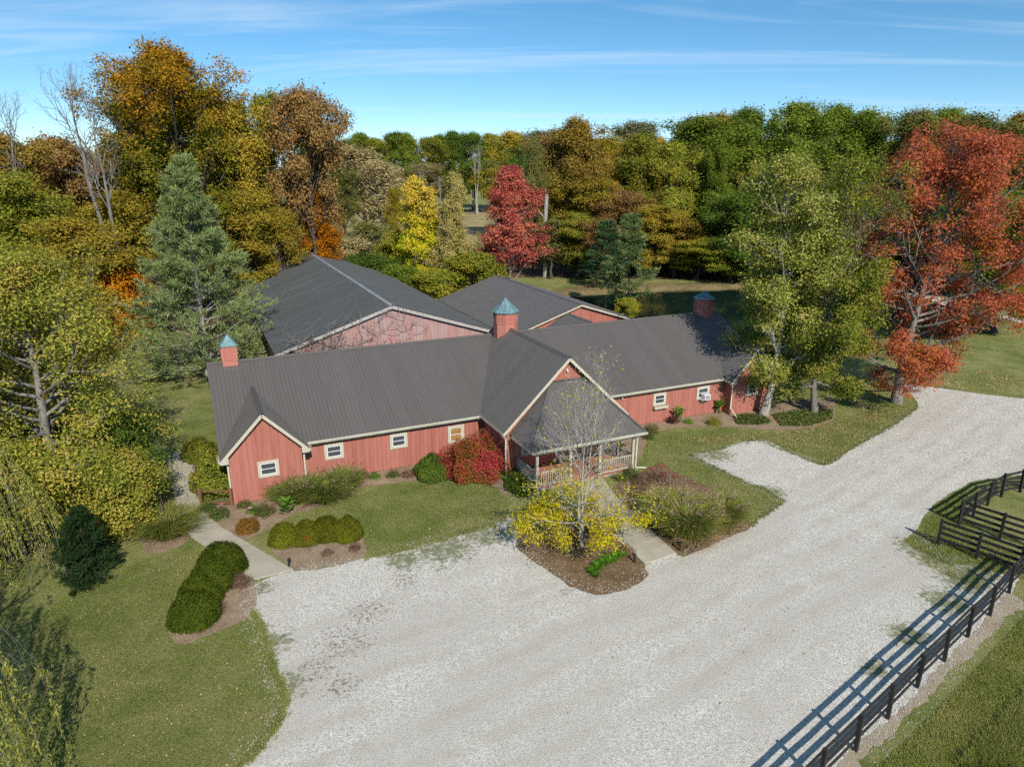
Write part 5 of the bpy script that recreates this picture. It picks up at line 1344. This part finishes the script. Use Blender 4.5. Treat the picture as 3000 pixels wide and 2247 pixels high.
def flowers(name, pxs, h, mat, label, r=.055, n=1):
    rng = np.random.default_rng(len(pxs))
    root = empty(name, G(*pxs[0]) + (0,)); tag(root, label, 'flowers'); o = Vector(G(*pxs[0]) + (0,))
    for q in pxs:
        c = Vector(G(*q) + (h,)) - o
        P = np.array(c)[None] + rng.normal(size=(22 * n, 3)) * r * .8
        V, F = leaves(rng, P, r * 1.3, None, .6, .9); obj('blossom', mesh_np('blossom', V, F, False, (mat,)), root)
        MB().tube([c + Vector((.03, .02, -h)), c], .006, 4).obj('stem', b_brown, root)
flowers('rose_flowers', [(903, 1605), (928, 1588)], .55, m_rose, 'two red roses before the olive box mounds', .05)
flowers('rose_flowers', [(1942, 1424), (1970, 1432), (1905, 1408), (1935, 1398)], .75, m_rose, 'red roses on the brown bushes right of the front walk', .05)
flowers('coneflower_blooms', [(652, 1500), (656, 1508), (735, 1512)], .5, m_pink, 'pink blooms among the perennials near the brown railing', .05)
flowers('white_flowers', [(574, 1412), (580, 1402), (572, 1424)], .4, m_whitep, 'white blooms beside the side path below the yellow-green shrub', .11, 3)
# broad-leaved cannas and strappy lilies
def canna(seed, n=26, h=1.0, L=.55, w=.15):
    rng = np.random.default_rng(seed)
    az = rng.random(n) * 6.28; z = h * rng.uniform(.05, .75, n); o = np.stack([np.cos(az), np.sin(az), np.zeros(n)], 1)
    t = np.linspace(0, 1, 5)[None, :, None]; ln = L * rng.uniform(.7, 1.2, n)[:, None, None]
    C = np.stack([np.zeros(n), np.zeros(n), z], 1)[:, None] + rng.normal(size=(n, 1, 3)) * [.06, .06, 0] + o[:, None] * ln * t * .75 + np.array([0, 0, 1.]) * ln * (t * .95 - .5 * t ** 2)
    sd = np.cross(o, [0, 0, 1.])[:, None]; ww = w * np.array([.15, .8, 1, .7, .04])[None, :, None] * .5
    V = np.stack([C - sd * ww, C + sd * ww], 2).reshape(-1, 3); idx = np.arange(n * 10).reshape(n, 5, 2)
    F = np.stack([idx[:, :-1, 0], idx[:, :-1, 1], idx[:, 1:, 1], idx[:, 1:, 0]], -1).reshape(-1, 4)
    st = MB().tube([(0, 0, 0), (.02, 0, h * .8)], .02, 5).tube([(.06, .05, 0), (.08, .05, h * .7)], .02, 5).mesh('canna_stem')
    return st, mesh_np('canna_leaves', V, F)
can = canna(71)
for px, py, s_, lab in ((842, 1510, 1.1, 'broad-leaved green canna before the tall grass'), (1990, 1236, 1.25, 'broad-leaved canna by the wall under the flower box window'), (2106, 1212, 1.2, 'broad-leaved canna below the air conditioner'), (1812, 1345, 1.3, 'tall green canna beside the porch side railing')):
    plant('canna_plant', can, px, py, (s_,) * 3, (b_brown, L_['bright']), lab, 'plant')
lily = grass_clump('lily', 72, 90, .3, .34, .30, .03, 1.1)
for i, (px, py, s_) in enumerate(((1735, 1680, 1.1), (1752, 1668, 1.2), (1768, 1655, 1.2), (1790, 1648, 1.1), (1806, 1638, 1.1), (1822, 1630, 1.0), (1745, 1690, .9), (1778, 1640, .9), (1655, 1622, .6), (1785, 1594, .7))):
    plant('lily_clump', (lily[0],), px, py, (s_,) * 3, (L_['bright'],), 'strappy green lily clump under the yellow maple', 'plant', 'lily clumps under the yellow maple', parts=('blades',))
# ornamental grasses
L_['mgrass'] = leafmat('foliage_maiden_grass', [(.06, .09, .014), (.13, .145, .028), (.23, .20, .06)], nscale=1.2, gain=2.1, trans=.25)
L_['mgreen'] = leafmat('foliage_tall_grass', [(.05, .085, .014), (.115, .14, .028), (.22, .19, .06)], nscale=1.2, trans=.25)
L_['straw'] = leafmat('foliage_straw', [(.20, .14, .07), (.32, .24, .13)], nscale=2)
L_['plume'] = leafmat('plumes_pinkish', [(.16, .095, .07), (.25, .165, .13), (.33, .24, .20)], nscale=2, trans=.3)
g1 = grass_clump('maiden_grass', 73, 3400, .8, 1.55, 1.15, .022, 1.0, 80, .30, .55)
g2 = grass_clump('fountain_grass', 74, 3200, .8, 1.15, 1.15, .020, 1.15, 26, .2, .6)
g3 = grass_clump('switch_grass', 75, 2600, .8, 1.3, .8, .022, .75, 36, .26, .55)
for px, py, s_, me, c, lab in ((2010, 1572, 1.25, g1, 'mgrass', 'largest pink-plumed grass clump beside the front walk end'), (1962, 1528, 1.1, g1, 'mgrass', 'pink-plumed grass clump leaning over the front walk'), (2112, 1536, 1.0, g1, 'mgrass', 'pink-plumed grass clump nearest the lawn point'),
                            (492, 1566, 1.15, g2, 'mgrass', 'grey-green fountain grass mound left of the side path'),
                            (890, 1466, 1.05, g3, 'mgreen', 'green tall grass clump before the gable downspout'), (955, 1462, 1.15, g2, 'mgreen', 'broad green arching grass clump in the middle of the wall bed'), (1010, 1434, 1.0, g3, 'mgreen', 'green tall grass clump under the second window'), (850, 1462, .85, g2, 'mgreen', 'low arching grass clump under the gable window')):
    plant('grass_clump', me, px, py, (s_,) * 3, (L_[c], L_['plume']), lab, 'grass', parts=('blades', 'plumes'))
strw = grass_clump('straw_skirt', 76, 700, .6, .55, .75, .02, 1.3, 0, .2, .5)
for px, py, s_, lab in ((2032, 1586, 1.2, 'straw-coloured dead grass at the foot of the largest plumed clump'), (2126, 1548, .95, 'straw-coloured dead grass at the foot of the clump nearest the lawn point')):
    plant('straw_grass', (strw[0],), px, py, (s_,) * 3, (L_['straw'],), lab, 'grass', parts=('blades',))

# ------------------------------------------------------------------ ground cover, litter, loose stones (uncountable)
def inside(poly, P):
    poly = np.asarray(poly)[:, :2]; x, y = P[:, 0], P[:, 1]; c = np.zeros(len(P), bool); j = len(poly) - 1
    for i in range(len(poly)):
        xi, yi = poly[i]; xj, yj = poly[j]
        c ^= ((yi > y) != (yj > y)) & (x < (xj - xi) * (y - yi) / (yj - yi + 1e-12) + xi); j = i
    return c
rng = np.random.default_rng(90)
def scatter(poly, n):
    poly = np.asarray(poly)[:, :2]; lo, hi = poly.min(0), poly.max(0)
    P = rng.random((n * 4, 2)) * (hi - lo) + lo; return P[inside(poly, P)][:n]
def cover(name, poly, n, h, leaf, mat, label, clump=.0):
    P2 = scatter(poly, n); P = np.c_[P2, rng.random(len(P2)) ** 1.5 * h + .02]
    V, F = leaves(rng, P, leaf, None, .9, .7); o = obj(name, mesh_np(name, V, F, False, (mat,)))
    tag(o, label, 'ground cover', kind='stuff')
cover('ivy_cover', gp((2150,1222),(2190,1215),(2240,1222),(2260,1240),(2220,1246),(2160,1244)), 2600, .22, .11, L_['ivy'], 'dark ivy at the stable end wall left of the pale trunk')
cover('ivy_cover', gp((2262,1218),(2330,1205),(2440,1205),(2440,1228),(2370,1250),(2290,1250)), 5200, .24, .11, L_['ivy'], 'dark ivy under the trees at the end of the stable')
cover('ground_cover', gp((1470,1392),(1500,1370),(1560,1400),(1600,1420),(1560,1450),(1520,1460),(1480,1440)), 4200, .30, .10, L_['deep'], 'dense dark green ground cover at the left porch corner')
m_leafdry = leafmat('fallen_leaves', [(.16, .09, .045), (.28, .17, .08), (.42, .30, .17), (.36, .20, .07)], trans=.1)
m_leafred = leafmat('fallen_red_leaves', [(.28, .08, .03), (.40, .16, .05), (.38, .26, .10)], trans=.1)
def litter(name, poly, n, size, mat, label, z=.03):
    P2 = scatter(poly, n); w = np.sin(P2[:, 0] * .9) * np.sin(P2[:, 1] * 1.1) + rng.normal(size=len(P2)) * .9
    P2 = P2[w > -.35]; P = np.c_[P2, np.full(len(P2), z) + rng.random(len(P2)) * .02]
    V, F = leaves(rng, P, size, None, 2.6, .7); tag(obj(name, mesh_np(name, V, F, False, (mat,))), label, 'leaves', kind='stuff')
litter('fallen_leaves', gp((120,1800),(420,1640),(560,1600),(640,1640),(540,1760),(520,1890),(760,1840),(830,2050),(720,2247),(100,2247)), 1100, .06, m_leafdry, 'dry leaves scattered over the lawn left of the gravel')
litter('fallen_leaves', gp((2260,1262),(2440,1235),(2560,1190),(2690,1195),(2600,1255),(2430,1355),(2300,1305),(2100,1300),(1950,1290)), 3800, .10, m_leafdry, 'dry leaves thick on the lawn below the trees at the stable end')
litter('fallen_leaves', gp((2650,1120),(2900,1080),(3000,1110),(3000,1150),(2700,1130)), 1500, .12, m_leafdry, 'dry leaves on the lawn behind the gravel turn')
litter('fallen_leaves', gp((2480,1330),(2660,1215),(2690,1190),(2680,1150),(2990,1170),(3000,1380),(2800,1400),(2500,1400)), 1100, .075, m_leafred, 'red leaves sprinkled on the gravel below the orange maple')
litter('fallen_leaves', gp((1100,1700),(1500,1650),(2000,1650),(2400,1500),(2700,1560),(2500,1900),(2000,2200),(1000,2200)), 260, .07, m_leafdry, 'few leaves lying about the open gravel')
litter('fallen_leaves', gp((1060,1560),(1400,1420),(1480,1500),(1200,1590)), 160, .07, m_leafdry, 'few leaves on the front lawn')
litter('fallen_leaves', gp((1900,1300),(2020,1270),(2080,1290),(2000,1330),(2250,1450),(2200,1530),(1950,1370)), 260, .07, m_leafdry, 'few leaves on the lawn strip right of the walk')
# lawn blades along the edges and over the near grass
def turf(name, poly, n, h, mat, label, w=.012, z=0.0):
    P2 = scatter(poly, n); m = len(P2); az = rng.random(m) * 6.28; d = np.stack([np.cos(az), np.sin(az), np.zeros(m)], 1)
    P = np.c_[P2, np.full(m, z)]; hh = h * rng.uniform(.5, 1.3, m)[:, None]
    tip = P + np.array([0, 0, 1.]) * hh + rng.normal(size=(m, 3)) * hh * [.5, .5, 0]
    V = np.stack([P - d * w, P + d * w, tip], 1).reshape(-1, 3)
    tag(obj(name, mesh_np(name, V, np.arange(m * 3).reshape(m, 3), False, (mat,))), label, 'grass', kind='stuff')
L_['turf'] = leafmat('turf_blades', [(.06, .085, .016), (.115, .13, .034), (.19, .17, .07)], nscale=.5, gain=1.9, trans=.2, gloss=.02)
L_['turfdeep'] = leafmat('turf_long', [(.08, .105, .018), (.14, .155, .038), (.23, .20, .08)], nscale=.5, gain=2.0, trans=.2, gloss=.02)
turf('lawn_blades', gp((100,1800),(420,1640),(560,1600),(640,1640),(540,1760),(510,1890),(590,1880),(742,1800),(775,1830),(790,1930),(838,2040),(795,2150),(700,2260),(60,2260)), 60000, .055, L_['turf'], 'short mown grass left of the gravel')
turf('lawn_blades', gp((760,1572),(850,1520),(1003,1466),(1129,1424),(1350,1406),(1460,1440),(1500,1470),(1480,1524),(1339,1562),(1136,1618),(1075,1620),(1050,1550),(830,1560)), 36000, .06, L_['turf'], 'short mown grass of the front lawn')
turf('lawn_blades', gp((1880,1340),(1900,1285),(2058,1256),(2285,1268),(2443,1240),(2600,1180),(2685,1195),(2570,1270),(2435,1355),(2290,1310),(2217,1284),(2023,1334),(2226,1430),(2290,1470),(2200,1540),(2080,1428)), 42000, .07, L_['turf'], 'short mown grass between the stable and the gravel')
turf('long_grass', gp((2560,2260),(2700,2130),(2860,1960),(3010,1800),(3010,2260)), 60000, .075, L_['turfdeep'], 'longer grass of the paddock beyond the fence')
turf('long_grass', gp((2640,1585),(2700,1560),(2745,1480),(2830,1430),(2840,1560),(2990,1620),(3010,1700),(2860,1665),(2740,1640)), 15000, .08, L_['turfdeep'], 'bright grass growing around the pen fence posts')
turf('long_grass', gp((2800,2247),(3010,2030),(3010,2260)), 12000, .24, L_['turfdeep'], 'tall rough grass in the lower right corner', .014)
turf('weed_tufts', np.concatenate([np.array(G(px, py))[None] + rng.normal(size=(1, 2)) * 0 for px, py in ((2655,1580),(2700,1600),(2800,1660),(2890,1665),(2940,1690),(2860,1730),(2720,1660))]), 5000, .06, L_['turfdeep'], 'weeds sprouting in the gravel near the fence')
def edge_tufts(line, n, width, h, label):
    L = np.array([G(*p) for p in line]); sg = np.linalg.norm(np.diff(L, axis=0), axis=1); cs = np.r_[0, np.cumsum(sg)]
    c = rng.random(n // 14) * cs[-1]; s_ = np.repeat(c, 14) + rng.normal(size=(n // 14) * 14) * .06; s_ = np.clip(s_, 0, cs[-1] - 1e-3)
    i = np.clip(np.searchsorted(cs, s_) - 1, 0, len(sg) - 1); f = ((s_ - cs[i]) / sg[i])[:, None]
    P2 = L[i] * (1 - f) + L[i + 1] * f + np.repeat(rng.normal(size=(n // 14, 2)) * width, 14, 0) + rng.normal(size=(len(s_), 2)) * .04
    m = len(P2); az = rng.random(m) * 6.28; d = np.stack([np.cos(az), np.sin(az), np.zeros(m)], 1); P = np.c_[P2, np.zeros(m)]
    hh = h * rng.uniform(.5, 1.4, m)[:, None]; tip = P + np.array([0, 0, 1.]) * hh + d * hh * .6
    V = np.stack([P - d[:, [1, 0, 2]] * .012, P + d[:, [1, 0, 2]] * .012, tip], 1).reshape(-1, 3)
    tag(obj('edge_grass', mesh_np('edge_grass', V, np.arange(m * 3).reshape(m, 3), False, (L_['turf'],))), label, 'grass', kind='stuff')
edge_tufts([(706,2247),(797,2149),(840,2054),(806,1977),(779,1873),(742,1791)], 9000, .10, .09, 'ragged grass tufts where the left lawn meets the gravel')
edge_tufts([(1073,1632),(1136,1623),(1226,1597),(1339,1566),(1453,1536)], 7000, .14, .08, 'ragged grass tufts where the front lawn meets the gravel')
edge_tufts([(2199,1542),(2296,1468),(2226,1427),(2158,1399),(2023,1336),(2217,1287),(2407,1363),(2521,1300),(2611,1250),(2690,1192)], 9000, .10, .08, 'ragged grass tufts around the gravel parking bay')
# loose stones spilled over the edges
def stones(name, line, n, width, size, label, z=.02):
    L = np.array([G(*p) for p in line]); sg = np.linalg.norm(np.diff(L, axis=0), axis=1); cs = np.r_[0, np.cumsum(sg)]
    s = rng.random(n) * cs[-1]; i = np.clip(np.searchsorted(cs, s) - 1, 0, len(sg) - 1); f = ((s - cs[i]) / sg[i])[:, None]
    P2 = L[i] * (1 - f) + L[i + 1] * f + rng.normal(size=(n, 2)) * width
    P = np.c_[P2, np.full(n, z)]; oc = np.array([[1,0,0],[-1,0,0],[0,1,0],[0,-1,0],[0,0,.7],[0,0,-.7]], float)
    sz = size * rng.uniform(.4, 1.3, (n, 1, 1)); V = (P[:, None] + oc[None] * sz * rng.uniform(.6, 1.3, (n, 6, 1)) + rng.normal(size=(n, 6, 3)) * sz * .2).reshape(-1, 3)
    fa = np.array([[0,2,4],[2,1,4],[1,3,4],[3,0,4],[2,0,5],[1,2,5],[3,1,5],[0,3,5]]); F = (np.arange(n)[:, None, None] * 6 + fa[None]).reshape(-1, 3)
    tag(obj(name, mesh_np(name, V, F, False, (m_stone,))), label, 'gravel', kind='stuff')
m_stone = simple('limestone_chips', (.56, .54, .51), .9, .3, 30)
stones('loose_gravel', [(706,2247),(797,2149),(840,2054),(806,1977),(779,1873),(742,1791),(747,1712),(862,1676),(1000,1656),(1136,1623),(1339,1566),(1482,1530)], 4200, .28, .022, 'stone chips spilled along the lawn side of the gravel')
stones('loose_gravel', [(1511,1570),(1607,1669),(1724,1737),(1851,1714),(1895,1672),(1990,1628),(2149,1569),(2296,1468),(2158,1399),(2023,1336),(2217,1287),(2407,1363),(2611,1250),(2690,1192)], 4200, .25, .022, 'stone chips spilled along the bed and lawn edge of the gravel')
stones('loose_gravel', [(2690,1560),(2740,1630),(2841,1650),(2960,1740),(2845,1870),(2700,2020),(2520,2200)], 3000, .35, .022, 'stone chips spilled along the fence')

# ------------------------------------------------------------------ bare vine over the arena gable
vr = np.random.default_rng(95)
vine = empty('bare_vine', bw(7.5, 13.9) + (0,), PHI); tag(vine, 'leafless woody vine sprawling over the peeling arena gable and its eave', 'vine')
def vines(n, u0, u1, z0, z1, L, d):
    P = np.stack([vr.uniform(u0, u1, n) - 7.5, np.full(n, -.02), vr.uniform(z0, z1, n)], 1)
    D = nrm(np.stack([vr.normal(size=n), np.zeros(n) - d * np.abs(vr.normal(size=n)), vr.normal(size=n) * .7 + .25], 1))
    Q, _, Rr = walkout(vr, P, D, vr.uniform(.5, 1, n) * L, np.full(n, .022), 7, .02, .28)
    rz_ = AZE + .327 * np.minimum(Q[..., 0] + 7.5 - AU0, AU1 - Q[..., 0] - 7.5)
    Q[..., 1] = np.where(Q[..., 2] < rz_ - .1, np.minimum(Q[..., 1], -.02) * .4, Q[..., 1])
    return tubes(Q, np.maximum(Rr, .008), 4)
V, F = joinq([vines(70, 5.2, 11.0, 3.6, 5.6, 2.4, .15), vines(60, 8.0, 15.5, 4.6, 6.8, 2.6, .1), vines(50, 6.0, 9.5, 4.3, 5.2, 1.5, .8)])
obj('stems', mesh_np('vine_stems', V, F, True, (b_grey,)), vine)
V, F = leaves(vr, np.c_[vr.normal(size=40) * .35 + 6.0, np.full(40, -.08), vr.normal(size=40) * .3 + 4.9], .11, None, .2)
obj('red_leaves', mesh_np('vine_leaves', V, F, False, (m_rose,)), vine)

# ------------------------------------------------------------------ look-alikes are told apart by their place in the row
ORD = ('first second third fourth fifth sixth seventh eighth ninth tenth eleventh twelfth thirteenth fourteenth fifteenth sixteenth').split()
rows = {}
for o in col.objects:
    if o.parent is None and o.get('group') and o.get('label'): rows.setdefault((o['group'], o['label']), []).append(o)
for (g, l), L in rows.items():
    if len(L) < 2: continue
    L.sort(key=lambda o: o.location.x / max(1.0, o.location.y))
    for i, o in enumerate(L): o['label'] = l + (', %s from the left' % ORD[i] if 'leafless' in l or 'lily' in l or 'distant' in l else ', %s of its colour from the left' % ORD[i])
